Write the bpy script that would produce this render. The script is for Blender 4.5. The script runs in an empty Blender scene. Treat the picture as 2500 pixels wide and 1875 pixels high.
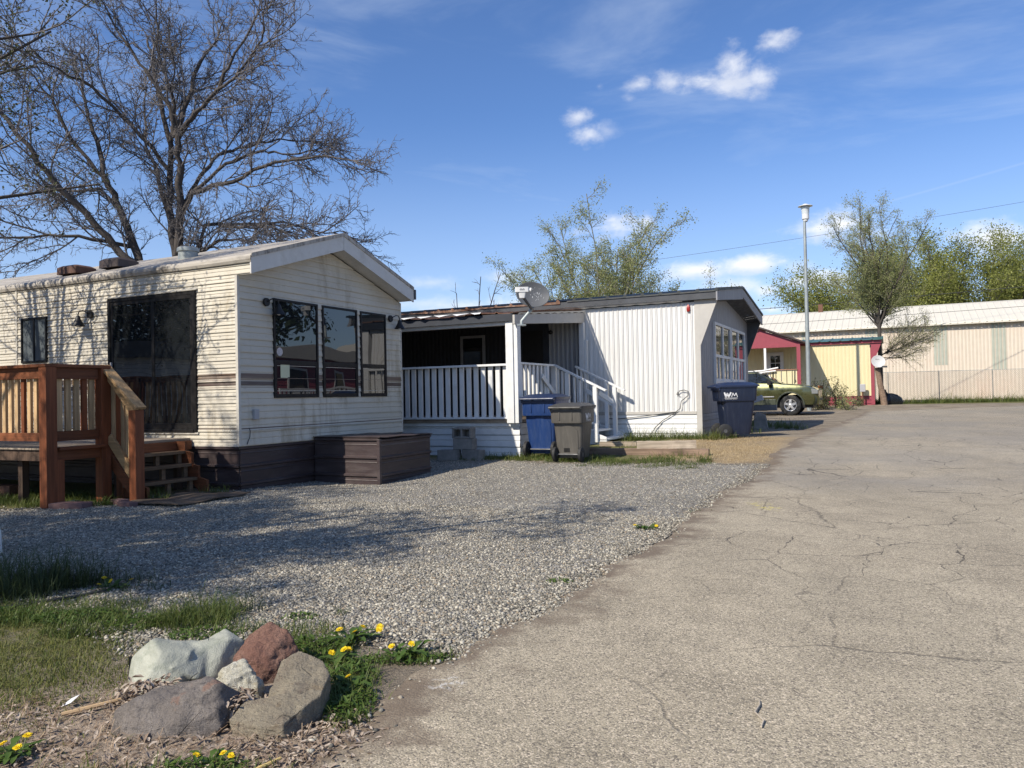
SUNE = 4.8; SKYSTR = .088; EXPO = 0.35
def SKYTINT(W, c):
    v = W.n('ShaderNodeVectorMath', _operation='MULTIPLY'); W.l(c, v.inputs[0]); v.inputs[1].default_value = (.83, 1.07, 1.44)
    return v.outputs[0]
import bpy, bmesh, math, random
import numpy as np
from mathutils import Vector, Matrix, noise as mnoise
SC = bpy.context.scene
COL = SC.collection
R = math.radians
rnd = random.Random(11)
npr = np.random.default_rng(11)

# ------------------------------------------------------------------ street frame
TH = math.atan2(.436, .9)                       # heading of the lane, clockwise from +Y
NX = np.array([math.cos(TH), -math.sin(TH)])    # across the lane (to the right)
VX = np.array([math.sin(TH), math.cos(TH)])     # along the lane (away)
P1 = (-3.75, 10.67, 0.0)                        # near corner of the tan trailer
P2 = (4.035, 16.6, 0.249)                       # near corner of the white mobile home
EYE = 1.22

def nv(x, y):
    dx, dy = x - P2[0], y - P2[1]
    return dx*NX[0] + dy*NX[1], dx*VX[0] + dy*VX[1]
def xy(n, v):
    return P2[0] + n*NX[0] + v*VX[0], P2[1] + n*NX[1] + v*VX[1]
_dip = (P1[0] + 1.6*VX[0] + .8*NX[0], P1[1] + 1.6*VX[1] + .8*NX[1])
def gz(x, y):
    n, v = nv(np.asarray(x, float), np.asarray(y, float))
    z = np.interp(v, [-5, -1, 0, 15, 23, 30], [0, .21, .25, .25, .46, .47])
    d2 = (x - _dip[0])**2 + (y - _dip[1])**2
    return z - .075*np.exp(-d2/1.4)
def g(x, y): return float(gz(x, y))

# ------------------------------------------------------------------ mesh builders
class MB:
    def __init__(s): s.v = []; s.f = []
    def add(s, vs, fs):
        o = len(s.v); s.v += [tuple(p) for p in vs]; s.f += [tuple(i + o for i in f) for f in fs]; return s
    def box(s, x0, x1, y0, y1, z0, z1):
        return s.add([(x0,y0,z0),(x1,y0,z0),(x1,y1,z0),(x0,y1,z0),(x0,y0,z1),(x1,y0,z1),(x1,y1,z1),(x0,y1,z1)],
              [(0,3,2,1),(4,5,6,7),(0,1,5,4),(1,2,6,5),(2,3,7,6),(3,0,4,7)])
    def beam(s, p0, p1, w, h, up=(0,0,1)):
        p0 = Vector(p0); p1 = Vector(p1); d = (p1-p0).normalized(); u = Vector(up)
        a = d.cross(u)
        if a.length < 1e-4: a = d.cross(Vector((0,1,0)))
        a.normalize(); b = a.cross(d).normalized(); a = a*w/2; b = b*h/2
        vs = [p0-a-b, p0+a-b, p0+a+b, p0-a+b, p1-a-b, p1+a-b, p1+a+b, p1-a+b]
        return s.add(vs, [(0,1,2,3),(4,7,6,5),(0,4,5,1),(1,5,6,2),(2,6,7,3),(3,7,4,0)])
    def prism(s, poly, lo, hi, ax='y'):
        n = len(poly)
        def P(a, b, t):
            return {'x':(t,a,b), 'y':(a,t,b), 'z':(a,b,t)}[ax]
        vs = [P(a,b,lo) for a,b in poly] + [P(a,b,hi) for a,b in poly]
        return s.add(vs, [tuple(range(n)), tuple(range(2*n-1, n-1, -1))] + [(i, i+n, (i+1)%n+n, (i+1)%n) for i in range(n)])
    def tube(s, pts, rad, k=8, cap=True):
        pts = [Vector(p) for p in pts]; n = len(pts)
        if not hasattr(rad, '__len__'): rad = [rad]*n
        vs = []; prev = None
        for i, p in enumerate(pts):
            t = (pts[min(i+1,n-1)] - pts[max(i-1,0)]).normalized()
            if prev is None:
                a = t.cross(Vector((0,0,1)))
                if a.length < .05: a = t.cross(Vector((0,1,0)))
            else: a = prev - t*prev.dot(t)
            a.normalize(); prev = a; b = t.cross(a)
            for j in range(k):
                c = 2*math.pi*j/k; vs.append(p + (a*math.cos(c) + b*math.sin(c))*rad[i])
        fs = [(i*k+j, i*k+(j+1)%k, (i+1)*k+(j+1)%k, (i+1)*k+j) for i in range(n-1) for j in range(k)]
        if cap: fs += [tuple(range(k-1,-1,-1)), tuple(range((n-1)*k, n*k))]
        return s.add(vs, fs)
    def lathe(s, prof, c=(0,0,0), k=24, axis='z', capends=False):
        vs = []; n = len(prof)
        for r, z in prof:
            for j in range(k):
                t = 2*math.pi*j/k; p = (r*math.cos(t), r*math.sin(t), z)
                if axis == 'y': p = (p[0], p[2], p[1])
                if axis == 'x': p = (p[2], p[0], p[1])
                vs.append((p[0]+c[0], p[1]+c[1], p[2]+c[2]))
        fs = [(i*k+j, i*k+(j+1)%k, (i+1)*k+(j+1)%k, (i+1)*k+j) for i in range(n-1) for j in range(k)]
        if capends: fs += [tuple(range(k-1,-1,-1)), tuple(range((n-1)*k, n*k))]
        return s.add(vs, fs)
    def loft(s, secs, k=4):
        """secs: (z, x0, x1, y0, y1, r) rounded rectangles"""
        vs = []; m = 4*(k+1)
        for z,x0,x1,y0,y1,r in secs:
            for (cx,cy,a0) in ((x1-r,y1-r,0),(x0+r,y1-r,90),(x0+r,y0+r,180),(x1-r,y0+r,270)):
                for j in range(k+1):
                    a = R(a0+90*j/k); vs.append((cx+r*math.cos(a), cy+r*math.sin(a), z))
        fs = [(i*m+j, i*m+(j+1)%m, (i+1)*m+(j+1)%m, (i+1)*m+j) for i in range(len(secs)-1) for j in range(m)]
        fs += [tuple(range(m-1,-1,-1)), tuple(range((len(secs)-1)*m, len(secs)*m))]
        return s.add(vs, fs)
    def sheet(s, rows):
        """grid of points -> quads"""
        m = len(rows[0]); vs = [p for r in rows for p in r]
        return s.add(vs, [(i*m+j, i*m+j+1, (i+1)*m+j+1, (i+1)*m+j) for i in range(len(rows)-1) for j in range(m-1)])
    def sphere(s, c, r, k=12, sz=(1,1,1)):
        prof = [(math.sin(math.pi*i/k), -math.cos(math.pi*i/k)) for i in range(k+1)]
        o = len(s.v); s.lathe([(max(a,1e-4),b) for a,b in prof], (0,0,0), 2*k)
        for i in range(o, len(s.v)):
            p = s.v[i]; s.v[i] = (c[0]+p[0]*r*sz[0], c[1]+p[1]*r*sz[1], c[2]+p[2]*r*sz[2])
        return s
    def strokes(s, polys, w, to3):
        for pl in polys:
            for a, b in zip(pl[:-1], pl[1:]):
                d = Vector((b[0]-a[0], b[1]-a[1])); 
                if d.length < 1e-6: continue
                d.normalize(); nn = Vector((-d.y, d.x))*w/2; e = d*w*.25
                q = [Vector(a)-e+nn, Vector(a)-e-nn, Vector(b)+e-nn, Vector(b)+e+nn]
                s.add([to3(p.x, p.y) for p in q], [(0,1,2,3)])
        return s
    def build(s, name, mat, parent=None, smooth=False, bevel=0, loc=None, rotz=0):
        me = bpy.data.meshes.new(name); me.from_pydata(s.v, [], s.f); me.update()
        if smooth:
            me.polygons.foreach_set('use_smooth', [True]*len(me.polygons))
        o = bpy.data.objects.new(name, me); COL.objects.link(o)
        bm = bmesh.new(); bm.from_mesh(me); bmesh.ops.recalc_face_normals(bm, faces=bm.faces); bm.to_mesh(me); bm.free()
        if smooth: 
            try: me.set_sharp_from_angle(angle=R(38))
            except Exception: pass
        if mat: me.materials.append(mat)
        if bevel:
            b = o.modifiers.new('bevel', 'BEVEL'); b.width = bevel; b.segments = 2; b.limit_method = 'ANGLE'; b.angle_limit = R(40)
            b.harden_normals = False
        if parent: o.parent = parent
        if loc: o.location = loc
        if rotz: o.rotation_euler = (0,0,rotz)
        return o

def np_mesh(name, V, F, mat, parent=None, attrs=None, smooth=False):
    """V (n,3), F (m,k) -> mesh; attrs: dict name -> per-vertex float"""
    V = np.asarray(V, np.float32); F = np.asarray(F, np.int32); k = F.shape[1]
    me = bpy.data.meshes.new(name)
    me.vertices.add(len(V)); me.vertices.foreach_set('co', V.ravel())
    me.loops.add(F.size); me.loops.foreach_set('vertex_index', F.ravel())
    me.polygons.add(len(F)); me.polygons.foreach_set('loop_start', np.arange(0, F.size, k, dtype=np.int32))
    me.polygons.foreach_set('loop_total', np.full(len(F), k, np.int32))
    if smooth: me.polygons.foreach_set('use_smooth', np.ones(len(F), bool))
    me.update(calc_edges=True); me.validate()
    for an, av in (attrs or {}).items():
        a = me.attributes.new(an, 'FLOAT', 'POINT'); a.data.foreach_set('value', np.asarray(av, np.float32))
    if mat: me.materials.append(mat)
    o = bpy.data.objects.new(name, me); COL.objects.link(o)
    if parent: o.parent = parent
    return o

def scatter(name, tv, tf, pos, rot, scl, mat, rndv=None, parent=None, jitter=0, smooth=False):
    """copies of a template mesh merged into one mesh. rot (n,3,3), scl (n,) or (n,3)"""
    n = len(pos); tv = np.asarray(tv, float); tf = np.asarray(tf, int); m = len(tv)
    scl = np.asarray(scl, float)
    if scl.ndim == 1: scl = np.repeat(scl[:,None], 3, 1)
    if jitter: L = tv[None]*(1+jitter*npr.standard_normal((n,m,1)))
    else: L = np.repeat(tv[None], n, 0)
    L = L*scl[:,None,:]
    V = np.einsum('nij,nmj->nmi', rot, L) + pos[:,None,:]
    F = tf[None] + (np.arange(n)*m)[:,None,None]
    rv = npr.random(n) if rndv is None else rndv
    return np_mesh(name, V.reshape(-1,3), F.reshape(-1, tf.shape[1]), mat, parent, {'rnd': np.repeat(rv, m)}, smooth)
def rotz_m(a):
    a = np.asarray(a); c, s = np.cos(a), np.sin(a); z = np.zeros_like(a); o = np.ones_like(a)
    return np.stack([np.stack([c,-s,z],-1), np.stack([s,c,z],-1), np.stack([z,z,o],-1)], -2)
def rot_rand(n):
    q = npr.standard_normal((n,4)); q /= np.linalg.norm(q, axis=1)[:,None]; w,x,y,z = q.T
    return np.stack([np.stack([1-2*(y*y+z*z),2*(x*y-z*w),2*(x*z+y*w)],-1), np.stack([2*(x*y+z*w),1-2*(x*x+z*z),2*(y*z-x*w)],-1),
                     np.stack([2*(x*z-y*w),2*(y*z+x*w),1-2*(x*x+y*y)],-1)], -2)

def tag(o, label, cat, group=None, kind=None):
    o['label'] = label; o['category'] = cat
    if group: o['group'] = group
    if kind: o['kind'] = kind
    return o
def thing(name, label, cat, loc=(0,0,0), rotz=0, group=None):
    o = bpy.data.objects.new(name, None); COL.objects.link(o); o.location = loc; o.rotation_euler = (0,0,rotz)
    o.empty_display_size = .2
    return tag(o, label, cat, group)
def structure(o): o['kind'] = 'structure'; return o

# ------------------------------------------------------------------ materials
class NT:
    def __init__(s, name):
        s.m = bpy.data.materials.new(name); s.m.use_nodes = True; s.t = s.m.node_tree
        s.bsdf = s.t.nodes['Principled BSDF']; s.out = s.t.nodes['Material Output']; s._tc = None
    def n(s, typ, **kw):
        nd = s.t.nodes.new(typ)
        for k, v in kw.items():
            if k.startswith('_'): setattr(nd, k[1:], v)
        return nd
    def l(s, a, b): s.t.links.new(a, b)
    def tc(s):
        if s._tc is None: s._tc = s.n('ShaderNodeTexCoord')
        return s._tc.outputs['Object']
    def mapping(s, scale=(1,1,1), rot=(0,0,0), loc=(0,0,0), src=None):
        m = s.n('ShaderNodeMapping'); s.l(src or s.tc(), m.inputs['Vector'])
        m.inputs['Scale'].default_value = scale; m.inputs['Rotation'].default_value = rot; m.inputs['Location'].default_value = loc
        return m.outputs['Vector']
    def noise(s, scale, vec=None, detail=4, rough=.55, dist=0):
        n = s.n('ShaderNodeTexNoise'); s.l(vec or s.tc(), n.inputs['Vector'])
        n.inputs['Scale'].default_value = scale; n.inputs['Detail'].default_value = detail
        n.inputs['Roughness'].default_value = rough; n.inputs['Distortion'].default_value = dist
        return n.outputs['Fac']
    def voro(s, scale, vec=None, feature='F1', out='Color', rand=1):
        n = s.n('ShaderNodeTexVoronoi', _feature=feature); s.l(vec or s.tc(), n.inputs['Vector'])
        n.inputs['Scale'].default_value = scale; n.inputs['Randomness'].default_value = rand
        return n.outputs[out]
    def rng(s, x, a, b, c, d, smooth=True):
        n = s.n('ShaderNodeMapRange'); n.interpolation_type = 'SMOOTHSTEP' if smooth else 'LINEAR'
        s.l(x, n.inputs['Value']); 
        for i, v in zip(('From Min','From Max','To Min','To Max'), (a,b,c,d)): n.inputs[i].default_value = v
        return n.outputs['Result']
    def math(s, op, a, b=None, c=None, clamp=False):
        n = s.n('ShaderNodeMath', _operation=op); n.use_clamp = clamp
        for i, v in enumerate((a, b, c)):
            if v is None: continue
            if isinstance(v, (int, float)): n.inputs[i].default_value = v
            else: s.l(v, n.inputs[i])
        return n.outputs[0]
    def mix(s, fac, a, b, blend='MIX'):
        n = s.n('ShaderNodeMix', _data_type='RGBA', _blend_type=blend)
        for sock, v in ((n.inputs[0], fac), (n.inputs[6], a), (n.inputs[7], b)):
            if isinstance(v, (int, float)): sock.default_value = v
            elif isinstance(v, tuple): sock.default_value = (*v, 1) if len(v) == 3 else v
            else: s.l(v, sock)
        return n.outputs[2]
    def scale(s, col, f):
        n = s.n('ShaderNodeVectorMath', _operation='SCALE')
        if isinstance(col, tuple): n.inputs[0].default_value = col
        else: s.l(col, n.inputs[0])
        if isinstance(f, (int, float)): n.inputs['Scale'].default_value = f
        else: s.l(f, n.inputs['Scale'])
        return n.outputs[0]
    def attr(s, name):
        n = s.n('ShaderNodeAttribute'); n.attribute_name = name; return n.outputs['Fac']
    def sep(s, vec):
        n = s.n('ShaderNodeSeparateXYZ'); s.l(vec, n.inputs[0]); return n.outputs
    def comb(s, x, y, z):
        n = s.n('ShaderNodeCombineXYZ')
        for i, v in enumerate((x,y,z)):
            if isinstance(v, (int,float)): n.inputs[i].default_value = v
            else: s.l(v, n.inputs[i])
        return n.outputs[0]
    def bump(s, h, dist=.01, strength=1, prev=None):
        n = s.n('ShaderNodeBump'); s.l(h, n.inputs['Height']); n.inputs['Distance'].default_value = dist; n.inputs['Strength'].default_value = strength
        if prev is not None: s.l(prev, n.inputs['Normal'])
        return n.outputs['Normal']
    def fin(s, col, rough=.6, normal=None, metal=0, spec=.5, coat=0, trans=0):
        b = s.bsdf
        if isinstance(col, tuple): b.inputs['Base Color'].default_value = (*col, 1)
        else: s.l(col, b.inputs['Base Color'])
        if isinstance(rough, (int,float)): b.inputs['Roughness'].default_value = rough
        else: s.l(rough, b.inputs['Roughness'])
        b.inputs['Metallic'].default_value = metal; b.inputs['Specular IOR Level'].default_value = spec
        b.inputs['Coat Weight'].default_value = coat; b.inputs['Coat Roughness'].default_value = .08
        if normal is not None: s.l(normal, b.inputs['Normal'])
        if trans:
            t = s.n('ShaderNodeBsdfTranslucent'); mx = s.n('ShaderNodeMixShader'); mx.inputs[0].default_value = trans
            if isinstance(col, tuple): t.inputs[0].default_value = (*col, 1)
            else: s.l(col, t.inputs[0])
            s.l(b.outputs[0], mx.inputs[1]); s.l(t.outputs[0], mx.inputs[2]); s.l(mx.outputs[0], s.out.inputs[0])
        return s.m

def mat(name, col, rough=.6, var=.15, scale=4, bump=0, bscale=60, metal=0, dirt=None, damt=.5, dscale=1.5, stretch=(1,1,1), spec=.5, coat=0):
    t = NT(name); vec = t.mapping(stretch)
    f = t.rng(t.noise(scale, vec, 5, .6), .25, .75, 1-var, 1+var)
    c = t.scale(col, f)
    if dirt:
        d = t.rng(t.noise(dscale, vec, 6, .65, .3), .45, .75, 0, damt)
        c = t.mix(d, c, dirt)
    nrm = t.bump(t.noise(bscale, vec, 4, .6), .01, bump) if bump else None
    r = t.rng(t.noise(scale*2.3, vec, 3), .3, .7, max(.02, rough-.08), min(1, rough+.08))
    return t.fin(c, r, nrm, metal, spec, coat)

def wood(name, col, axis, rough=.75, dirt=None, damt=.4, contrast=.3):
    """grain running along axis 0/1/2"""
    t = NT(name); st = [28,28,28]; st[axis] = 1.6
    vec = t.mapping(tuple(st))
    f = t.rng(t.noise(1, vec, 6, .6, .6), .25, .75, 1-contrast, 1+contrast)
    f2 = t.rng(t.noise(.9, t.tc(), 3), .3, .7, .8, 1.2)
    # board to board variation
    inf = t.n('ShaderNodeObjectInfo').outputs['Random']
    f3 = t.rng(inf, 0, 1, .82, 1.18, False)
    c = t.scale(t.scale(t.scale(col, f), f2), f3)
    kn = t.voro(3.1, t.mapping(tuple(2.2 if i != axis else .7 for i in range(3))), out='Distance')
    c = t.mix(t.rng(kn, .0, .09, .75, 0), c, tuple(x*.3 for x in col))
    if dirt: c = t.mix(t.rng(t.noise(2.5, None, 6, .65), .45, .75, 0, damt), c, dirt)
    return t.fin(c, rough, t.bump(t.noise(1, vec, 6, .65), .004, .5), spec=.3)

def leafmat(name, c0, c1, trans=.35, rough=.55):
    t = NT(name); a = t.attr('rnd')
    c = t.mix(a, c0, c1)
    return t.fin(c, rough, None, spec=.3, trans=trans)

def glass(name, tint=(.012,.014,.016), ior=1.75, wav=.0012, rough=.012):
    t = NT(name)
    nrm = t.bump(t.noise(1.1, None, 1), wav*20, .25)
    m = t.fin(tint, rough, nrm, spec=.5); t.bsdf.inputs['IOR'].default_value = ior
    return m

# ---- tan clapboard with the brown stripe
def siding_mat():
    t = NT('tan_siding'); z = t.sep(t.tc())[2]
    st = t.mapping((1.7, 1.7, .22)); drip = t.math('MULTIPLY', t.noise(3, st, 6, .7, .8), t.rng(t.noise(.9, None, 4), .35, .65, .75, 1.12))
    c = t.scale((.56, .515, .425), t.rng(t.noise(.8, None, 4), .3, .7, .9, 1.08))
    c = t.mix(t.rng(drip, .46, .74, 0, .6), c, (.27, .21, .12))
    c = t.mix(t.rng(t.noise(7, t.mapping((1,1,6)), 5, .7), .54, .78, 0, .5), c, (.18, .15, .10))
    def band(a, b, e=.002):
        lo = t.rng(z, a-e, a+e, 0, 1); hi = t.rng(z, b-e, b+e, 1, 0); return t.math('MULTIPLY', lo, hi)
    fade = t.rng(t.noise(2, t.mapping((.6,.6,9)), 4), .3, .7, 1, .8)
    for a, b, col in ((1.53,1.605,(.135,.085,.058)), (1.505,1.523,(.30,.24,.19)), (1.435,1.495,(.05,.022,.016)), (1.405,1.42,(.25,.2,.15)), (.83,.846,(.07,.04,.03))):
        c = t.mix(t.math('MULTIPLY', band(a,b), fade), c, col)
    nrm = t.bump(t.noise(5, None, 3), .02, .18)
    return t.fin(c, .42, nrm, spec=.45)
def roofwash_mat():
    return mat('weathered_roof', (.40,.365,.315), .6, .2, 3, .2, 40, dirt=(.085,.07,.055), damt=.9, dscale=4, stretch=(.5,3,1))

mm = {}
mm['siding'] = siding_mat()
mm['roofwash'] = roofwash_mat()
mm['trim'] = mat('pale_trim', (.55,.52,.46), .45, .1, 4, dirt=(.25,.2,.14), damt=.5, dscale=5)
mm['fascia'] = mat('fascia_paint', (.60,.585,.55), .5, .06, 3, .1, 50, dirt=(.30,.26,.2), damt=.35, dscale=3)
mm['bronze'] = mat('bronze_frame', (.010,.009,.009), .5, .2, 8, spec=.3)
mm['brownmetal'] = mat('brown_metal', (.050,.036,.036), .42, .22, 3, .15, 30, dirt=(.12,.098,.09), damt=.4, dscale=3.5, stretch=(.6,.6,3))
mm['pane'] = glass('dark_glass')
mm['pane2'] = glass('reflective_glass', (.03,.035,.04), 1.9)
mm['screen'] = glass('curtained_glass', (.10,.115,.125), 1.5, rough=.12)
mm['black'] = mat('black_metal', (.012,.011,.011), .5, .2, 10)
mm['rust'] = mat('rusty_brown', (.13,.06,.035), .8, .3, 12, .3, 60)
mm['stain_v'] = wood('stained_timber_upright', (.19,.060,.024), 2, .6)
mm['stain_x'] = wood('stained_timber_rail', (.16,.055,.023), 0, .6)
mm['stain_y'] = wood('stained_timber_crosspiece', (.15,.052,.022), 1, .6)
mm['raw_v'] = wood('raw_timber_upright', (.46,.31,.165), 2, .65, (.3,.16,.07), .25)
mm['raw_x'] = wood('raw_timber_rail', (.40,.25,.12), 0, .65)
mm['raw_y'] = wood('raw_timber_crosspiece', (.32,.2,.11), 1, .65)
mm['grey_x'] = wood('weathered_timber_lengthwise', (.36,.285,.21), 0, .85, (.12,.085,.06), .6)
mm['grey_y'] = wood('weathered_timber_crosswise', (.24,.2,.16), 1, .85, (.08,.06,.045), .6)
mm['white'] = mat('white_paint', (.68,.68,.67), .5, .05, 5, .15, 30, dirt=(.42,.4,.36), damt=.35, dscale=3)
mm['whitemetal'] = mat('white_metal_siding', (.64,.635,.62), .38, .04, 3, dirt=(.5,.47,.42), damt=.3, dscale=2.2, stretch=(4,4,.4))
mm['porchshade'] = mat('painted_porch_shade', (.02,.022,.027), .6, .2, 4, stretch=(6,6,.5))  # deep porch shade put into the colour of wall, ceiling and end panel
mm['navy'] = mat('navy_fascia', (.022,.026,.036), .6, .25, 5)
mm['greypaint'] = mat('grey_panel', (.25,.25,.262), .55, .12, 3, .1, 30, stretch=(3,3,.5))
mm['greylight'] = mat('warm_grey_panel', (.44,.42,.385), .55, .08, 3, dirt=(.28,.25,.2), damt=.35, dscale=3)
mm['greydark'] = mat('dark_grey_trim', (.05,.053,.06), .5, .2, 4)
mm['roofteal'] = mat('dark_green_roof', (.012,.018,.02), .5, .3, 4, dirt=(.09,.04,.02), damt=.15)
mm['roofrust'] = mat('rusty_roof_edge', (.14,.065,.035), .75, .35, 6, .3, 40, dirt=(.3,.28,.25), damt=.5, dscale=4)
mm['concrete'] = mat('concrete', (.24,.225,.205), .9, .2, 6, .5, 90, dirt=(.11,.1,.085), damt=.5, dscale=4)
mm['paver'] = mat('red_paver', (.15,.085,.08), .9, .22, 8, .4, 90, dirt=(.08,.06,.055), damt=.4)
mm['rubber'] = mat('rubber', (.018,.018,.018), .7, .2, 12, .2, 60)
mm['bluebin'] = mat('blue_plastic', (.010,.036,.135), .42, .08, 3, .15, 160, dirt=(.08,.11,.18), damt=.3, dscale=6, stretch=(4,4,.6))
mm['bluelid'] = mat('blue_lid', (.018,.03,.075), .4, .1, 3, .15, 160)
mm['navybin'] = mat('dark_blue_plastic', (.007,.013,.034), .42, .1, 3, .15, 160, dirt=(.05,.06,.08), damt=.25, dscale=6, stretch=(4,4,.6))
mm['greybin'] = mat('grey_plastic', (.085,.078,.068), .5, .08, 3, .15, 160, dirt=(.19,.175,.15), damt=.3, dscale=6, stretch=(4,4,.6))
mm['greylid'] = mat('grey_lid', (.06,.058,.055), .5, .08, 3, .15, 160)
mm['markwhite'] = mat('white_lettering', (.72,.72,.72), .5, .05)
mm['galv'] = mat('galvanised_steel', (.30,.33,.33), .5, .15, 5, metal=.3)
mm['dish'] = mat('grey_dish', (.10,.104,.11), .5, .08, 4)
mm['whitedish'] = mat('white_dish', (.5,.5,.49), .5, .05, 4)
mm['lnb'] = mat('white_plastic', (.66,.66,.65), .45, .05, 4)
mm['darkgrey'] = mat('dark_grey_plastic', (.08,.08,.085), .5, .1, 4)
mm['cable'] = mat('cable', (.05,.05,.05), .6, .1, 4)
mm['elec'] = mat('grey_box', (.36,.36,.37), .5, .06, 4)
# ------------------------------------------------------------------ ground sheets
def poly_in(px, py, poly):
    ins = np.zeros(px.shape, bool); j = len(poly)-1
    for i in range(len(poly)):
        xi, yi = poly[i]; xj, yj = poly[j]
        c = ((yi > py) != (yj > py)) & (px < (xj-xi)*(py-yi)/(yj-yi+1e-12)+xi); ins ^= c; j = i
    return ins
def poly_dist(px, py, poly):
    d = np.full(px.shape, 1e9)
    for i in range(len(poly)):
        ax, ay = poly[i-1]; bx, by = poly[i]; ex, ey = bx-ax, by-ay
        t = np.clip(((px-ax)*ex+(py-ay)*ey)/(ex*ex+ey*ey+1e-12), 0, 1)
        d = np.minimum(d, np.hypot(px-ax-t*ex, py-ay-t*ey))
    return d
def wob(x, y, s, k=0):
    return (np.sin(x*s+1.3+k)*np.cos(y*s*1.17+.4*k)+np.sin(x*s*2.3+y*s*1.9+k*2)*.6+np.sin(x*s*5.1-y*s*4.3+k)*.3)/1.9
def ss(x, a, b):
    t = np.clip((x-a)/(b-a), 0, 1); return t*t*(3-2*t)

def grid_faces(nx, ny):
    i = np.arange(nx*ny).reshape(ny, nx)
    return np.stack([i[:-1,:-1], i[:-1,1:], i[1:,1:], i[1:,:-1]], -1).reshape(-1, 4)
gx = np.concatenate([[-600,-300,-150,-90,-60,-40,-30,-22,-16,-12], np.arange(-9.5,-5,.2), np.arange(-5,6,.07), np.arange(6,12,.3), np.arange(12,40,1.), [45,55,70,100,160,300,600]])
gy = np.concatenate([[-300,-100,-40,-15,-5,0], np.arange(1.5,6,.06), np.arange(6,19,.09), np.arange(19,45,.5), [46,50,55,62,75,100,160,300,600]])
X, Y = np.meshgrid(gx, gy); Zg = gz(X, Y); N2, V2 = nv(X, Y)
w1 = wob(X, Y, 2.2); w2 = wob(X, Y, 6.5, 3)
mulch = np.maximum(ss(1.05-np.hypot((X+1.55)/1.25,(Y-2.75)/.85)+.25*w1+.12*w2, 0, .35), ss(.5-np.hypot((X+.72)/.5,(Y-2.75)/.6)+.1*w2, 0, .25))
straw = ss(np.minimum.reduce([N2+.55-.3*w1, 1.95-N2, V2+3.9+.3*w1, .5-V2]), -.1, .4)
grass = np.maximum.reduce([
    ss(np.minimum.reduce([V2+4.35+.25*w1+.1*w2, .6-V2, .2-N2, N2+5.2]), 0, .4)*(1-straw),
    ss(np.minimum(-5.15-N2, V2+11.1+.2*w1), 0, .3),
    ss(np.minimum.reduce([.35+.3*w1+.35*w2, 4.75-Y, -1.95-X+.15*w1, Y-2.5+.3*w1-.25*(X+3)]), -.1, .3)*.95,
    ss(np.minimum.reduce([V2-20.5, N2-2.2]), 0, 1.2)*ss(np.minimum(V2-23.4+.3*w1, 29-V2), -.2, .4)*1.,
    ss(np.hypot(X,Y), 45, 60)])
ga = dict(mulch=mulch.ravel(), straw=straw.ravel(), grass=grass.ravel())
t = NT('earth')
n1 = t.noise(1.3, None, 6, .65); n2 = t.noise(14, None, 5, .7); n3 = t.noise(70, None, 4, .7)
c = t.mix(t.rng(n1, .35, .65, 0, 1), (.20,.165,.125), (.30,.255,.195))
c = t.scale(c, t.rng(n3, .25, .75, .65, 1.35))
gr = t.mix(t.rng(n2, .35, .65, 0, 1), (.075,.095,.022), (.17,.155,.055))
gf = t.math('MULTIPLY', t.attr('grass'), t.rng(n2, .25, .6, .45, 1))
c = t.mix(gf, c, gr)
st = t.mix(t.rng(t.noise(60, t.mapping((1,.35,1), (0,0,.6)), 5, .75), .35, .65, 0, 1), (.24,.165,.085), (.50,.385,.23))
c = t.mix(t.math('MULTIPLY', t.attr('straw'), t.rng(t.math('ADD', n1, t.math('MULTIPLY', n2, .4)), .48, .78, .35, 1)), c, st)
mu = t.mix(t.rng(t.voro(38, t.mapping((1,.6,1),(0,0,.8)), out='Distance'), .05, .6, 0, 1), (.19,.135,.095), (.36,.29,.225))
mu = t.scale(mu, t.rng(n2, .3, .7, .75, 1.2))
c = t.mix(t.attr('mulch'), c, mu)
h = t.math('ADD', n3, t.math('MULTIPLY', n2, .8))
mm['earth'] = t.fin(c, .95, t.bump(h, .03, .8), spec=.15)
ground = np_mesh('ground', np.stack([X,Y,Zg],-1).reshape(-1,3), grid_faces(len(gx),len(gy)), mm['earth'], attrs=ga, smooth=True)
structure(ground)

# ---- gravel lot
GP = [(-8,-12.7),(-2.6,-13.35),(-1.3,-13.7),(-.28,-13.85),(.39,-14.05),(.8,-13.75),(1.25,-13.55),(1.9,-13.45),(1.9,-3.95),(1.0,-4.0),(-1,-4.2),(-2.5,-4.1),
      (-4.5,-4.3),(-4.5,-9.0),(-5.0,-9.9),(-5.25,-10.7),(-5.7,-11.15),(-8,-10.9)]
def gp_inside(n, v, pad=0.):
    ins = poly_in(n, v, GP); d = poly_dist(n, v, GP)
    return np.where(ins, d, -d)
un = np.arange(-8, 1.95, .06); uv_ = np.arange(-14.3, -3.8, .06)
A, B = np.meshgrid(un, uv_)
sd = gp_inside(A, B) + .10*wob(A, B, 3.1) + .06*wob(A, B, 9, 2)
GX, GY = xy(A, B)
V = np.stack([GX, GY, gz(GX, GY) + .005 + .006*np.clip(sd/.3, -2, 1)], -1).reshape(-1, 3)
F = grid_faces(len(un), len(uv_)); keep = (sd.ravel()[F] > -.12).all(1)
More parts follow.
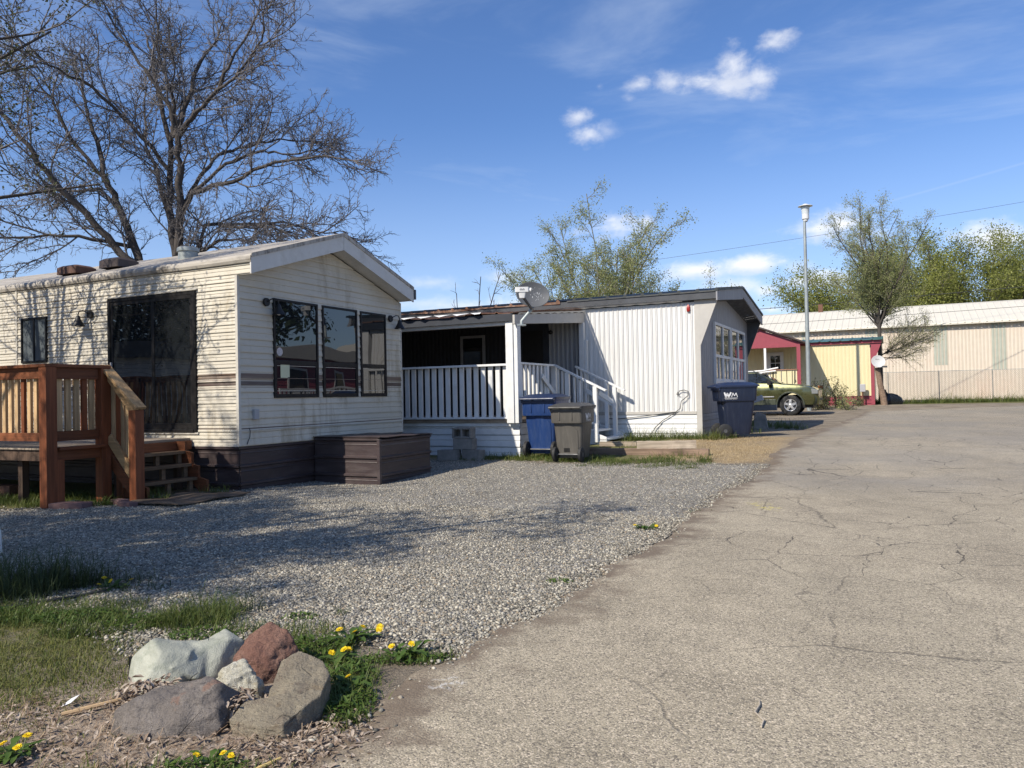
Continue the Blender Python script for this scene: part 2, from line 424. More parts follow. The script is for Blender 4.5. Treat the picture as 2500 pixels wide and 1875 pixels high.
def gravel_mat():
    t = NT('crushed_gravel')
    vs = t.mapping((1,1,1)); cc = t.sep(t.voro(62, vs))[0]; cd = t.voro(62, vs, out='Distance')
    c2 = t.sep(t.voro(125, vs))[1]
    c = t.mix(cc, (.11,.105,.096), (.38,.365,.33)); c = t.mix(t.rng(c2, .6, 1, 0, .6), c, (.3,.245,.19))
    c = t.scale(c, t.rng(t.noise(.9, None, 5, .6), .3, .7, .85, 1.12))
    e = t.rng(t.math('ADD', t.attr('edge'), t.rng(t.noise(9, None, 4), .3, .7, -.35, .35)), 0, .5, 1, 0)
    c = t.mix(t.math('MULTIPLY', e, .8), c, t.mix(t.noise(40, None, 4), (.15,.115,.085), (.26,.22,.17)))
    h = t.math('SUBTRACT', 1.0, cd)
    return t.fin(c, .92, t.bump(h, .02, .9), spec=.2)
mm['gravel'] = gravel_mat()
gl = np_mesh('gravel_lot', V, F[keep], mm['gravel'], attrs={'edge': np.clip(sd/.4, 0, 1).ravel()}, smooth=True)
structure(gl)

# ---- asphalt lane (ruled strip along the lane, its far end bends with the crossing lane)
vv = np.concatenate([np.arange(-30,-16,.4), np.arange(-16,-5,.04), np.arange(-5,2,.08), np.arange(2,24,.2)])
def edge_n(v):
    return 1.70 + .05*np.sin(v*1.1+.5) + .05*np.sin(v*2.9) + .03*np.sin(v*7.3) + .02*np.sin(v*17) + np.interp(v, [-30,-3,5.5,17,24],[.0,.08,.5,1.0,2.2])
offs = np.array([0,.05,.12,.25,.5,1,2,3,4,6,9,14,22,40.])
def far_v(n): return np.interp(n, [1,2.7,5.2,8.5,20,42], [15.5,16.9,18.3,20.6,26,36])
An = edge_n(vv)[:,None] + offs[None]; Av = np.repeat(vv[:,None], len(offs), 1)
Av = np.minimum(Av, far_v(An) + .1*np.sin(An*3) )
AX, AY = xy(An, Av)
ez = np.interp(offs, [0,.05,.12,.25], [-.012,.006,.016,.02])
AV = np.stack([AX, AY, gz(AX, AY) + ez[None]], -1).reshape(-1,3)
def asphalt_mat():
    t = NT('aged_asphalt'); p = t.mapping((1,1,1), (0,0,TH))
    big = t.noise(.35, p, 5, .6); med = t.noise(2.2, p, 5, .65)
    ca = t.sep(t.voro(112, p)); cb = t.sep(t.voro(205, p)); vd = t.voro(112, p, out='Distance')
    c = t.mix(t.rng(big, .35, .65, 0, 1), (.315,.27,.195), (.375,.325,.237))
    c = t.scale(c, t.rng(med, .3, .7, .85, 1.13))
    c = t.mix(t.rng(ca[0], .70, .95, 0, .75), c, (.125,.107,.088))
    c = t.mix(t.rng(ca[1], .80, .97, 0, .7), c, (.58,.49,.37))
    c = t.mix(t.rng(cb[0], .72, .95, 0, .75), c, (.10,.088,.074))
    c = t.mix(t.rng(cb[1], .82, .97, 0, .7), c, (.66,.57,.43))
    c = t.scale(c, t.rng(t.noise(.9, t.mapping((1,.25,1),(0,0,TH)), 5, .65), .3, .7, .86, 1.08))
    c = t.mix(t.rng(t.noise(.55, p, 6, .7), .60, .72, 0, .35), c, (.13,.115,.095))
    # worn wheel lanes, a darker damp-looking repair further up
    s = t.sep(p)
    patch = t.math('MULTIPLY', t.rng(t.math('ADD', s[1], t.math('MULTIPLY', med, 3.)), 10.5, 13, 0, 1), t.rng(big, .4, .6, .25, .75))
    c = t.mix(t.math('MULTIPLY', patch, .6), c, (.165,.16,.158))
    # cracks
    wv = t.n('ShaderNodeVectorMath', _operation='MULTIPLY_ADD'); nz = t.n('ShaderNodeTexNoise'); t.l(p, nz.inputs['Vector']); nz.inputs['Scale'].default_value = 1.4; nz.inputs['Detail'].default_value = 5; nz.inputs['Roughness'].default_value = .65
    t.l(nz.outputs['Color'], wv.inputs[0]); wv.inputs[1].default_value = (.32,.32,0); t.l(p, wv.inputs[2])
    e1 = t.voro(.42, wv.outputs[0], 'DISTANCE_TO_EDGE', 'Distance'); e2 = t.voro(1.7, wv.outputs[0], 'DISTANCE_TO_EDGE', 'Distance')
    k1 = t.math('MULTIPLY', t.math('MULTIPLY', t.rng(e1, .001, .005, 1, 0), .62), t.rng(t.noise(.45, p, 3), .42, .52, 0, 1))
    far = t.rng(s[1], 3.2, 7, .12, 1)
    k2 = t.math('MULTIPLY', t.math('MULTIPLY', t.rng(e2, .002, .012, 1, 0), t.rng(t.noise(.3, p, 3), .38, .52, 0, 1)), far)
    k = t.math('MULTIPLY', t.math('MAXIMUM', k1, k2), t.rng(t.noise(7, p, 3), .3, .6, .35, 1))
    c = t.mix(t.math('MULTIPLY', k, .95), c, (.06,.052,.043))
    # dirt washed over the edge
    ed = t.attr('edge'); en = t.math('ADD', ed, t.rng(t.noise(3.2, p, 6, .7), .25, .75, -.22, .22))
    dirt = t.mix(t.noise(55, p, 4, .7), (.085,.062,.045), (.21,.165,.12))
    c = t.mix(t.rng(en, .02, .42, .92, 0), c, dirt)
    # survey paint
    def spot(x, y, rx, ry, thr, scale):
        dx = t.math('DIVIDE', t.math('SUBTRACT', t.sep(t.tc())[0], x), rx); dy = t.math('DIVIDE', t.math('SUBTRACT', t.sep(t.tc())[1], y), ry)
        d = t.math('SQRT', t.math('ADD', t.math('MULTIPLY', dx, dx), t.math('MULTIPLY', dy, dy)))
        nn = t.noise(scale, p, 5, .7)
        return t.math('MULTIPLY', t.rng(d, .55, 1, 1, 0), t.rng(nn, thr, thr+.08, 0, 1))
    c = t.mix(t.math('MULTIPLY', spot(2.6, 8.12, .17, .42, .52, 13), .75), c, (.52,.44,.12))
    c = t.mix(t.math('MULTIPLY', spot(-.30, 3.28, .10, .10, .50, 28), .65), c, (.55,.54,.52))
    h = t.math('SUBTRACT', t.math('SUBTRACT', 1.0, t.math('MULTIPLY', vd, .8)), t.math('MULTIPLY', k, 1.5))
    h = t.math('ADD', h, t.math('MULTIPLY', t.noise(170, p, 3), .5))
    return t.fin(c, t.rng(ca[2], 0, 1, .75, .95), t.bump(h, .005, .6), spec=.3)
mm['asphalt'] = asphalt_mat()
road = np_mesh('road', AV, grid_faces(len(offs), len(vv)), mm['asphalt'], attrs={'edge': np.tile(np.clip(offs/1.0,0,1), len(vv))}, smooth=True)
structure(road)

# ------------------------------------------------------------------ loose stones of the lot
ICO_V = []; _p = (1+5**.5)/2
for a, b in ((1,_p),(-1,_p),(1,-_p),(-1,-_p)): ICO_V += [(0,a,b),(a,b,0),(b,0,a)]
ICO_V = np.array(ICO_V)/math.hypot(1,_p)
def hull_faces(v):
    bm = bmesh.new(); vs = [bm.verts.new(p) for p in v]; bmesh.ops.convex_hull(bm, input=vs); bm.verts.index_update()
    f = [[x.index for x in fc.verts] for fc in bm.faces]; bm.free(); return np.array(f)
ICO_F = hull_faces(ICO_V)
def pebbles(name, n, v, r0, r1, mat_, sink=.35):
    x, y = xy(n, v); ok = (np.abs(x) < .72*y+.4) & (y > 1.9); x, y, n, v = x[ok], y[ok], n[ok], v[ok]
    k = len(x); s = r0+(r1-r0)*npr.random(k)**2
    sc = s[:,None]*np.stack([1+.35*npr.random(k), .75+.3*npr.random(k), .5+.35*npr.random(k)], -1)
    q = gz(x, y)+.01
    pos = np.stack([x, y, q + sc[:,2]*sink], -1)
    tilt = rotz_m(npr.random(k)*6.28)
    a = npr.normal(0,.3,k); ca, sa = np.cos(a), np.sin(a); o = np.ones(k); z = np.zeros(k)
    tx = np.stack([np.stack([o,z,z],-1), np.stack([z,ca,-sa],-1), np.stack([z,sa,ca],-1)], -2)
    return scatter(name, ICO_V, ICO_F, pos, np.einsum('nij,njk->nik', tilt, tx), sc, mat_, jitter=.22)
t = NT('gravel_stones'); a = t.attr('rnd'); ramp = t.n('ShaderNodeValToRGB'); t.l(a, ramp.inputs[0])
e = ramp.color_ramp.elements; e[0].color = (.10,.096,.09,1); e[1].color = (.60,.575,.52,1)
for pos_, c_ in ((.3,(.23,.222,.205,1)), (.55,(.36,.347,.32,1)), (.68,(.30,.245,.19,1)), (.78,(.43,.415,.385,1))):
    q_ = e.new(pos_); q_.color = c_
mm['stones'] = t.fin(t.mix(1, t.scale(ramp.outputs[0], t.rng(t.noise(120, None, 3), .3, .7, .80, 1.08)), (.90,.865,.775), 'MULTIPLY'), .85, t.bump(t.noise(300, None, 3), .002, .4), spec=.25)
def sample_lot(vlo, vhi, count):
    n = npr.uniform(-8, 1.9, count); v = npr.uniform(vlo, vhi, count)
    s_ = gp_inside(n, v) + .10*wob(n, v, 3.1)
    ok = s_ > npr.normal(-.03, .07, count); return n[ok], v[ok]
parts = [sample_lot(-14.4, -11.8, 150000), sample_lot(-11.8, -9.2, 90000), sample_lot(-9.2, -3.9, 55000)]
nn_ = np.concatenate([p[0] for p in parts]); vv_ = np.concatenate([p[1] for p in parts])
st1 = pebbles('gravel_stones', nn_, vv_, .004, .0115, mm['stones'])
tag(st1, 'loose crushed grey gravel covering the parking lot', 'gravel', kind='stuff')
# grit strewn on the lane's edge
n_ = 1.72+np.abs(npr.normal(0,.16,1500)); v_ = npr.uniform(-14.6,-4,1500)
n2_ = npr.uniform(1.8,6,700); v2_ = npr.uniform(-14.8,-6,700)
st2 = pebbles('grit', np.concatenate([n_,n2_]), np.concatenate([v_,v2_]), .004, .012, mm['stones'], .6)
tag(st2, 'small loose grit strewn over the asphalt edge', 'grit', kind='stuff')

# ------------------------------------------------------------------ grass, straw, litter
BV = []; 
for h_, w_ in ((0,.5),(.4,.42),(.72,.26),(.95,.03)):
    for s_ in (-1,1): BV.append((s_*w_, .55*h_**2.2, h_*(1-.12*h_)))
BF = [(0,1,3,2),(2,3,5,4),(4,5,7,6)]
mm['grass'] = leafmat('green_grass', (.055,.095,.018), (.15,.17,.045), .3)
mm['olive'] = leafmat('tired_grass', (.07,.10,.018), (.22,.215,.06), .3)
mm['tallgrass'] = leafmat('dark_grass', (.035,.06,.022), (.10,.12,.045), .3)
mm['strawblade'] = leafmat('straw', (.32,.235,.13), (.60,.48,.29), .3)
def blades(name, regs, mat_, label, cat):
    P = []; Hh = []; Wd = []
    for (cx, cy, rx, ry, cnt, h, w) in regs:
        k = cnt; 
        r = np.sqrt(npr.random(k)); a = npr.random(k)*6.283
        x = cx+rx*r*np.cos(a); y = cy+ry*r*np.sin(a)
        # tufted
        tt = npr.integers(0, max(3,k//14), k); 
        cxs = cx+rx*np.sqrt(npr.random(k))*np.cos(npr.random(k)*6.283); tx = cxs[tt % k]; a2 = npr.random(k)*6.283
        m = npr.random(k) < .55; tys = cy+ry*(npr.random(k)*2-1)*.8
        x = np.where(m, tx+npr.normal(0,.02+.03*min(rx,1.),k), x); y = np.where(m, tys[tt % k]+npr.normal(0,.02+.03*min(ry,1.),k), y)
        P.append(np.stack([x,y,gz(x,y)-.004],-1)); Hh.append(h*(.45+.75*npr.random(k))); Wd.append(np.full(k, w)*(.7+.6*npr.random(k)))
    P = np.concatenate(P); Hh = np.concatenate(Hh); Wd = np.concatenate(Wd); k = len(P)
    sc = np.stack([Wd*.62, Hh*(.2+2.2*npr.random(k)), Hh*(.35+.85*npr.random(k)**1.5)], -1)
    o = scatter(name, BV, BF, P, rotz_m(npr.random(k)*6.283), sc, mat_)
    return tag(o, label, cat, kind='stuff')
def nvreg(n, v, rn, rv, *a):
    x, y = xy(n, v); return (x, y, rn, rv, *a)
green = [(-2.7,4.55,.55,.28,3200,.085,.007),(-2.25,4.25,.32,.2,1500,.09,.007),(-1.77,4.33,.24,.2,1500,.17,.006),(-1.6,4.12,.25,.15,350,.1,.006),(-1.18,4.05,.3,.14,500,.10,.007),
    (-.98,3.72,.22,.2,900,.09,.007),(-.72,3.3,.13,.30,700,.085,.007),(-.66,3.05,.10,.2,380,.07,.007),(-.5,3.62,.22,.07,420,.06,.006),(-1.1,2.55,.35,.10,260,.06,.008),
    (-1.9,4.05,.5,.2,260,.07,.006),(-1.0,4.4,.06,.05,60,.07,.007),
    (-6.3,9.9,1.0,.6,2600,.13,.009),(-7.5,10.3,1.2,.7,2600,.13,.01),(-5.6,9.45,.35,.25,700,.1,.009),(-5.0,9.35,.25,.2,300,.16,.011),(-4.45,9.75,.15,.15,140,.2,.012),(-3.95,10.25,.2,.12,180,.16,.011),
    (1.17,6.93,.12,.06,60,.07,.01),(.25,5.05,.09,.07,40,.04,.012),(.4,5.2,.07,.05,30,.03,.012),(1.9,7.9,.2,.1,60,.04,.012),
    nvreg(-3.2,-3.7,.7,.5,900,.12,.012), nvreg(-2.2,-3.75,.6,.4,1100,.13,.012), nvreg(-1.3,-3.9,.6,.35,1100,.13,.012), nvreg(-.3,-3.95,.8,.35,1300,.12,.012), nvreg(.6,-4.1,.5,.3,600,.10,.012), nvreg(-.6,-4.5,.25,.12,160,.11,.01), nvreg(.1,-4.55,.3,.12,200,.10,.01), nvreg(.75,-4.6,.22,.12,150,.11,.01), nvreg(-1.0,-4.6,.15,.1,80,.1,.01), nvreg(.85,-3.7,.12,.2,160,.2,.01), nvreg(.2,-3.3,.5,.3,260,.16,.01),
    nvreg(-2.6,-2.7,.5,.5,500,.14,.012), nvreg(-.9,-.45,.75,.28,900,.24,.012), nvreg(-.2,-.35,.35,.25,420,.22,.012), nvreg(.4,-.15,.4,.3,420,.2,.012), nvreg(-.8,-1.6,.6,.5,420,.14,.012),
    nvreg(.55,5.5,.5,2.5,700,.25,.02), nvreg(.4,2.2,.4,1,300,.25,.016),
    nvreg(-.3,24.2,2.0,.25,500,.3,.03), nvreg(3.2,24.6,.8,.5,700,.4,.03), nvreg(7.5,26.3,4.0,.6,2600,.34,.03), nvreg(13,28.5,4,.7,1500,.34,.03)]
blades('grass', green, mm['grass'], 'short green grass and weeds along gravel edges and walls', 'grass')
olive = [(-3.0,3.7,1.1,.8,15000,.038,.006),(-2.3,3.55,.65,.5,6500,.036,.006),(-2.2,3.0,.5,.3,1500,.03,.006),(-1.3,2.55,.5,.08,240,.05,.006),(-1.7,2.8,.8,.35,420,.045,.005),(-3.2,3.6,.8,.6,700,.085,.006),(-2.5,3.25,.5,.35,320,.08,.006),(-2.0,3.6,.3,.3,160,.08,.006),(-2.7,2.95,.8,.45,1800,.03,.006),(-1.9,3.35,.3,.25,300,.04,.006),nvreg(7.5,26.6,4.5,.5,900,.6,.02),nvreg(-1.0,-.3,.8,.2,260,.34,.01),nvreg(.35,-.45,.3,.2,160,.3,.01)]
blades('sparse_grass', olive, mm['olive'], 'sparse yellowing grass on the bare ground by rocks', 'grass')
tall = [(-3.35,5.05,.45,.25,1900,.34,.007),(-2.95,5.22,.24,.15,700,.30,.007),(-2.55,5.3,.12,.08,80,.2,.006),(-3.3,4.85,.5,.15,500,.14,.006),(-1.52,4.48,.07,.05,60,.24,.005),(-1.62,4.52,.05,.04,26,.2,.004),(-2.45,5.08,.2,.1,200,.07,.008)]
blades('tall_grass', tall, mm['tallgrass'], 'dark tall grass clumps growing at the gravel edge', 'grass')
dry = [nvreg(.6,-1.9,1.0,1.7,5200,.05,.008), nvreg(1.2,-3.2,.6,.8,900,.045,.008), nvreg(1.0,-.4,.6,.5,900,.06,.008)]
blades('dry_grass', dry, mm['strawblade'], 'trampled ochre dry grass beside the asphalt lane', 'dry grass')

def litter(name, cx, cy, rx, ry, cnt, size, mat_, label, cat, stalk=False, zup=.0):
    r = np.sqrt(npr.random(cnt)); a = npr.random(cnt)*6.283; x = cx+rx*r*np.cos(a); y = cy+ry*r*np.sin(a)
    pos = np.stack([x, y, gz(x,y)+.008+zup*npr.random(cnt)], -1)
    if stalk:
        tv = [(-1,-.05,-.02),(0,.06,.06),(1,-.1,0),(-1,.01,-.02),(0,.12,.06),(1,-.04,0)]; tf = [(0,1,4,3),(1,2,5,4)]
        sc = np.stack([size*(.4+npr.random(cnt)*1.2), size*.9*np.ones(cnt), size*np.ones(cnt)*.6], -1)
    else:
        tv = [(-1,0,0),(-.3,-.5,.28),(.5,-.45,.2),(1,0,-.1),(.5,.42,.3),(-.3,.5,.2),(0,0,-.06)]; tf = [(0,1,6,5),(1,2,3,6),(6,3,4,5)]
        sc = size*(.5+npr.random(cnt))[:,None]*np.array([[1,.75,1]])
    rz = rotz_m(npr.random(cnt)*6.283); b = npr.normal(0,.45,cnt); c, s = np.cos(b), np.sin(b); o = np.ones(cnt); z = np.zeros(cnt)
    tx = np.stack([np.stack([c,z,s],-1), np.stack([z,o,z],-1), np.stack([-s,z,c],-1)], -2)
    return tag(scatter(name, tv, tf, pos, np.einsum('nij,njk->nik', rz, tx), sc, mat_), label, cat, kind='stuff')
mm['leaf_dead'] = leafmat('dead_leaves', (.19,.135,.10), (.47,.395,.32), .1, .8)
mm['stalk'] = leafmat('dead_stalks', (.20,.12,.07), (.48,.36,.24), .1, .8)
litter('leaf_litter', -1.5, 2.78, 1.0, .50, 1200, .014, mm['leaf_dead'], 'dead brown leaves littering the ground around the rocks', 'leaf litter', zup=.015)
litter('dry_stalks', -1.6, 2.75, 1.0, .5, 1500, .035, mm['stalk'], 'thin dry stalks strewn before the rocks', 'dry stalks', True, .02)
litter('leaf_pile', -1.50, 3.20, .14, .09, 260, .018, mm['leaf_dead'], 'heap of crumpled grey leaves against the pale green boulder', 'leaf pile', zup=.07)
litter('leaf_heap', -1.08, 3.0, .07, .10, 160, .016, mm['leaf_dead'], 'dead leaves wedged between the two front boulders', 'leaf pile', zup=.09)
litter('edge_litter', -.72, 2.72, .30, .22, 420, .012, mm['leaf_dead'], 'shredded dead leaves at the asphalt edge below the brown boulder', 'leaf litter', zup=.01)

def weeds(regs):
    P = []
    for cx, cy, rx, ry, k, h in regs:
        a = npr.random(k)*6.283; r = np.sqrt(npr.random(k)); x = cx+rx*r*np.cos(a); y = cy+ry*r*np.sin(a); P.append(np.stack([x, y, gz(x,y)+.01+h*npr.random(k)*(1-.6*r)], -1))
    P = np.concatenate(P); k = len(P); b = npr.normal(0,.5,k); c, s_ = np.cos(b), np.sin(b); o = np.ones(k); z = np.zeros(k)
    tx = np.stack([np.stack([c,z,s_],-1), np.stack([z,o,z],-1), np.stack([-s_,z,c],-1)], -2)
    lv = [(-.6,0,0),(-.1,-.24,.1),(.5,-.16,.12),(.75,0,0),(.5,.16,.12),(-.1,.24,.1)]
    o_ = scatter('weeds', lv, [(0,1,2,3),(0,3,4,5)], P, np.einsum('nij,njk->nik', rotz_m(npr.random(k)*6.283), tx), .022*(.5+.9*npr.random(k)), mm['weedleaf'])
    tag(o_, 'leafy green weeds in clumps around the boulders and gravel edge', 'weeds', kind='stuff')
mm['weedleaf'] = leafmat('weed_leaf', (.05,.095,.015), (.12,.18,.04), .3, .5)
weeds([(-2.45,4.42,.28,.14,700,.06),(-2.05,4.28,.2,.12,380,.06),(-1.62,4.05,.2,.1,260,.05),(-1.0,3.78,.2,.16,500,.07),(-.74,3.38,.12,.2,420,.06),(-.66,3.08,.1,.16,300,.05),(-.52,3.62,.2,.06,220,.04),(-1.05,2.58,.16,.05,160,.04),(-2.9,4.5,.25,.15,300,.05),(-1.2,4.35,.1,.06,80,.03),(.28,5.05,.09,.06,60,.02),(-4.9,9.3,.2,.15,200,.12)])
# ------------------------------------------------------------------ tan trailer
def laps(mb, axis, face, u0, u1, z0, z1, pitch, depth, sgn, lim=None):
    """horizontal lap boards: axis 'x' wall runs along x at y=face, 'y' wall runs along y at x=face; sgn outward"""
    k = max(1, round((z1-z0)/pitch)); zz = [z0+(z1-z0)*i/k for i in range(k+1)]
    def P(u, z, d): return (u, face+sgn*d, z) if axis == 'x' else (face+sgn*d, u, z)
    for i in range(k):
        a, b = zz[i], zz[i+1]; h = b-a
        prof = [(a, -.004), (a+.0005, depth), (a+.10*h, depth*1.08), (a+.45*h, depth*.5), (a+.50*h, depth*.35), (a+.54*h, depth*.75), (a+.62*h, depth*.7), (b-.05*h, depth*.12), (b-.045*h, -.004)]
        rows = []
        for z, d in prof:
            (l0, l1) = lim(z) if lim else (u0, u1)
            rows.append([P(l0, z, d), P(l1, z, d)])
        mb.sheet(rows)
    return mb
ribs_h = laps
def ribbed_skirt(mb, axis, face, u0, u1, z0, z1, sgn, n=3):
    def P(u, z, d): return (u, face+sgn*d, z) if axis == 'x' else (face+sgn*d, u, z)
    h = (z1-z0)/n; rows = []
    prof = []
    for i in range(n):
        a = z0+i*h
        prof += [(a+.0,.0),(a+.55*h,.0),(a+.60*h,.004),(a+.64*h,.0),(a+.78*h,.0),(a+.84*h,.028),(a+.94*h,.028),(a+h-.002,.0)]
    for z, d in prof: rows.append([P(u0, z, d), P(u1, z, d)])
    return mb.sheet(rows)

T1 = thing('tan_trailer', 'tan clapboard park trailer with brown stripe and three tall front windows behind the wooden deck', 'trailer', P1, -TH)
LEN1 = 12.0; W1 = 3.95; OV = .29
EZ = 3.205; RZ = 3.83; RY = 1.98
def eave(y): return EZ + (RZ-EZ)*(1-abs(y-RY)/RY)
FD = .255                                            # depth of the gable fascia
mb = MB(); laps(mb, 'x', 0, -LEN1, 0, .60, 2.965, .099, .016, -1); laps(mb, 'x', 0, -LEN1, OV-.02, 2.965, 3.19, .113, .013, -1)
mb.box(-LEN1, -.005, .001, .06, .58, 3.0); mb.box(-LEN1, OV-.022, .001, .05, 2.95, 3.185)
mb.build('side_wall', mm['siding'], T1)
def glim(z):
    top = eave(0)-FD
    if z <= top: return (0.0, W1)
    f = (z-top)/(RZ-EZ); return (RY*f, W1-(W1-RY)*f)
mb = MB(); laps(mb, 'y', 0, 0, W1, .60, 3.56, .185, .017, 1, glim); mb.prism([(.0,.58),(W1,.58),(W1,2.95),(RY,3.56),(0,2.95)], -.05, -.001, 'x')
mb.build('end_wall', mm['siding'], T1)
MB().box(-LEN1, 0, W1-.05, W1, .58, EZ-.02).build('far_wall', mm['siding'], T1)
MB().box(-.028, .020, -.022, .026, .60, 2.955).build('corner_trim', mm['trim'], T1, bevel=.004)
MB().box(-.02, .018, W1-.015, W1+.02, .60, 2.955).build('corner_trim', mm['trim'], T1, bevel=.004)
MB().box(-4.87, -4.83, -.022, -.004, .60, 3.16).build('seam_strip', mm['trim'], T1)
# roof with a rolled, stained edge
mb = MB()
ys = [(-.035,-.10),(-.05,-.06),(-.045,-.02),(-.02,.012),(.08,.03)]
prof = [(y, EZ+dz) for y, dz in ys] + [(RY, RZ+.025), (W1-.08, EZ+.03), (W1+.03, EZ+.0), (W1+.04, EZ-.07)]
xs = [OV+.005] + [OV-.6-i*.6 for i in range(21)]
mb.sheet([[(x, y, z+.006*math.sin(x*2.1)*(1 if 0 < i < len(prof)-1 else .3)) for i, (y, z) in enumerate(prof)] for x in xs])
mb.prism([(-.03,EZ-.01),(0.05,EZ-.03),(RY,RZ-.03),(W1-.05,EZ-.03),(W1+.03,EZ-.01),(RY,RZ+.018)], -LEN1, OV-.01, 'x')
roof1 = mb.build('roof', mm['roofwash'], T1)
# gable fascia: two boards meeting at the peak, soffit behind
for y0, y1, nm in ((-.03, RY-.004, 'l'), (RY+.004, W1+.03, 'r')):
    MB().prism([(y0, eave(y0)-FD+.01),(y1, eave(y1)-FD+.01),(y1, eave(y1)+.012),(y0, eave(y0)+.012)], OV-.022, OV, 'x').build('gable_fascia', mm['fascia'], T1)
    MB().prism([(y0, eave(y0)-.028),(y1, eave(y1)-.028),(y1, eave(y1)+.030),(y0, eave(y0)+.030)], OV+.0005, OV+.012, 'x').build('roof_edge_trim', mm['roofwash'], T1)
for ya, yb in ((0, RY), (RY, W1)):
    MB().add([(0.001,ya,eave(ya)-FD+.02),(OV-.022,ya,eave(ya)-FD+.02),(OV-.022,yb,eave(yb)-FD+.02),(.001,yb,eave(yb)-FD+.02)], [(0,1,2,3)]).build('soffit', mm['fascia'], T1)
MB().box(OV-.30, OV+.02, W1+.035, W1+.085, EZ-.20, EZ-.02).build('gutter_end', mm['darkgrey'], T1, bevel=.006)
# skirting
mb = MB(); ribbed_skirt(mb, 'x', .012, -LEN1, 0.006, -.15, .60, -1); mb.build('side_skirting', mm['brownmetal'], T1)
mb = MB(); ribbed_skirt(mb, 'y', -.012, -.006, W1, -.15, .60, 1); mb.build('end_skirting', mm['brownmetal'], T1)
MB().box(-LEN1, .004, -.018, .0, .594, .606).build('base_trim', mm['trim'], T1)

def window_y(par, y0, y1, z0, z1, zm, face=0.0, fm='bronze', pm='pane', fw=.035, proud=.034):
    """double-hung window in a wall of constant x"""
    w = MB(); x0 = face-.01; x1 = face+proud
    w.box(x0,x1,y0,y0+fw,z0,z1).box(x0,x1,y1-fw,y1,z0,z1).box(x0,x1,y0+fw,y1-fw,z0,z0+fw).box(x0,x1,y0+fw,y1-fw,z1-fw,z1)
    w.box(x0,x1-.006,y0+fw,y1-fw,zm-.02,zm+.025)
    f = w.build('window', mm[fm], par, bevel=.003)
    xp = face+.020
    MB().add([(xp,y0+fw,zm+.025),(xp,y1-fw,zm+.025),(xp,y1-fw,z1-fw),(xp,y0+fw,z1-fw)],[(0,1,2,3)]).build('pane', mm[pm], f)
    s = MB(); a = .022; lz0, lz1 = z0+fw, zm-.02; ly0, ly1 = y0+fw, y1-fw
    s.box(xp-.004,xp+.008,ly0,ly0+a,lz0,lz1).box(xp-.004,xp+.008,ly1-a,ly1,lz0,lz1).box(xp-.004,xp+.008,ly0+a,ly1-a,lz0,lz0+a).box(xp-.004,xp+.008,ly0+a,ly1-a,lz1-a,lz1)
    s.build('sash', mm[fm], f)
    MB().add([(xp-.002,ly0+a,lz0+a),(xp-.002,ly1-a,lz0+a),(xp-.002,ly1-a,lz1-a),(xp-.002,ly0+a,lz1-a)],[(0,1,2,3)]).build('pane', mm[pm], f)
    return f
wA = window_y(T1, .665, 1.640, 1.255, 2.705, 1.785)
wB = window_y(T1, 1.750, 2.640, 1.255, 2.705, 1.785)
wC = window_y(T1, 2.730, 3.465, 1.255, 2.700, 1.785)
MB().prism([(.80,1.55),(.95,1.55),(.95,1.56),(.99,1.56),(.99,1.76),(.80,1.77)], .0215, .0235, 'x').build('paper_notice', mat('notice_paper', (.55,.56,.38), .8, .08), wA)
MB().lathe([(.001,0),(.062,0)], (.0222,.79,1.93), 20, 'x').build('round_sticker', mat('sticker', (.50,.46,.46), .7, .3, 60), wA)

# sliding door in the long wall
def door_slide():
    d = MB(); a0, a1, z0, z1 = -2.605, -.768, .795, 2.80; y0, y1 = -.04, .0; f = .05
    d.box(a0,a0+f,y0,y1,z0,z1).box(a1-f,a1,y0,y1,z0,z1).box(a0+f,a1-f,y0,y1,z1-f,z1).box(a0+f,a1-f,y0-.01,y1,z0,z0+.04)
    fr = d.build('sliding_door', mm['bronze'], T1, bevel=.003)
    xm = -1.635
    for (xa, xb, yy) in ((a0+f, xm+.02, -.024), (xm-.02, a1-f, -.032)):
        q = MB(); s = .055
        q.box(xa,xa+s,yy-.004,yy+.018,z0+.04,z1-f).box(xb-s,xb,yy-.004,yy+.018,z0+.04,z1-f).box(xa+s,xb-s,yy-.004,yy+.018,z0+.04,z0+.04+s*1.6).box(xa+s,xb-s,yy-.004,yy+.018,z1-f-s,z1-f)
        pl = q.build('door_panel', mm['bronze'], fr, bevel=.002)
        MB().add([(xa+s,yy+.004,z0+.12),(xb-s,yy+.004,z0+.12),(xb-s,yy+.004,z1-f-s),(xa+s,yy+.004,z1-f-s)],[(0,1,2,3)]).build('glass', mm['pane'], fr)
    MB().box(a0+.075,a0+.10,-.062,-.034,1.62,1.84).build('door_handle', mm['elec'], fr, bevel=.004)
    MB().prism([(-.05,2.80),(.0,2.815),(.0,2.835),(-.055,2.812)], a0-.03, a1+.03, 'x').build('drip_cap', mm['trim'], fr)
    MB().box(a0-.02, a1+.02, -.03, -.013, .765, .792).build('sill', mm['trim'], fr)
door_slide()
# small slider window
w = MB(); a0,a1,z0,z1 = -4.715,-4.065,1.905,2.64; f=.035
w.box(a0,a0+f,-.036,.0,z0,z1).box(a1-f,a1,-.036,.0,z0,z1).box(a0+f,a1-f,-.036,.0,z0,z0+f).box(a0+f,a1-f,-.036,.0,z1-f,z1).box(-4.405,-4.375,-.032,.0,z0+f,z1-f)
sw = w.build('window', mm['bronze'], T1, bevel=.003)
for xa, xb in ((a0+f,-4.405),(-4.375,a1-f)):
    MB().add([(xa,-.018,z0+f),(xb,-.018,z0+f),(xb,-.018,z1-f),(xa,-.018,z1-f)],[(0,1,2,3)]).build('pane', mm['screen'], sw)
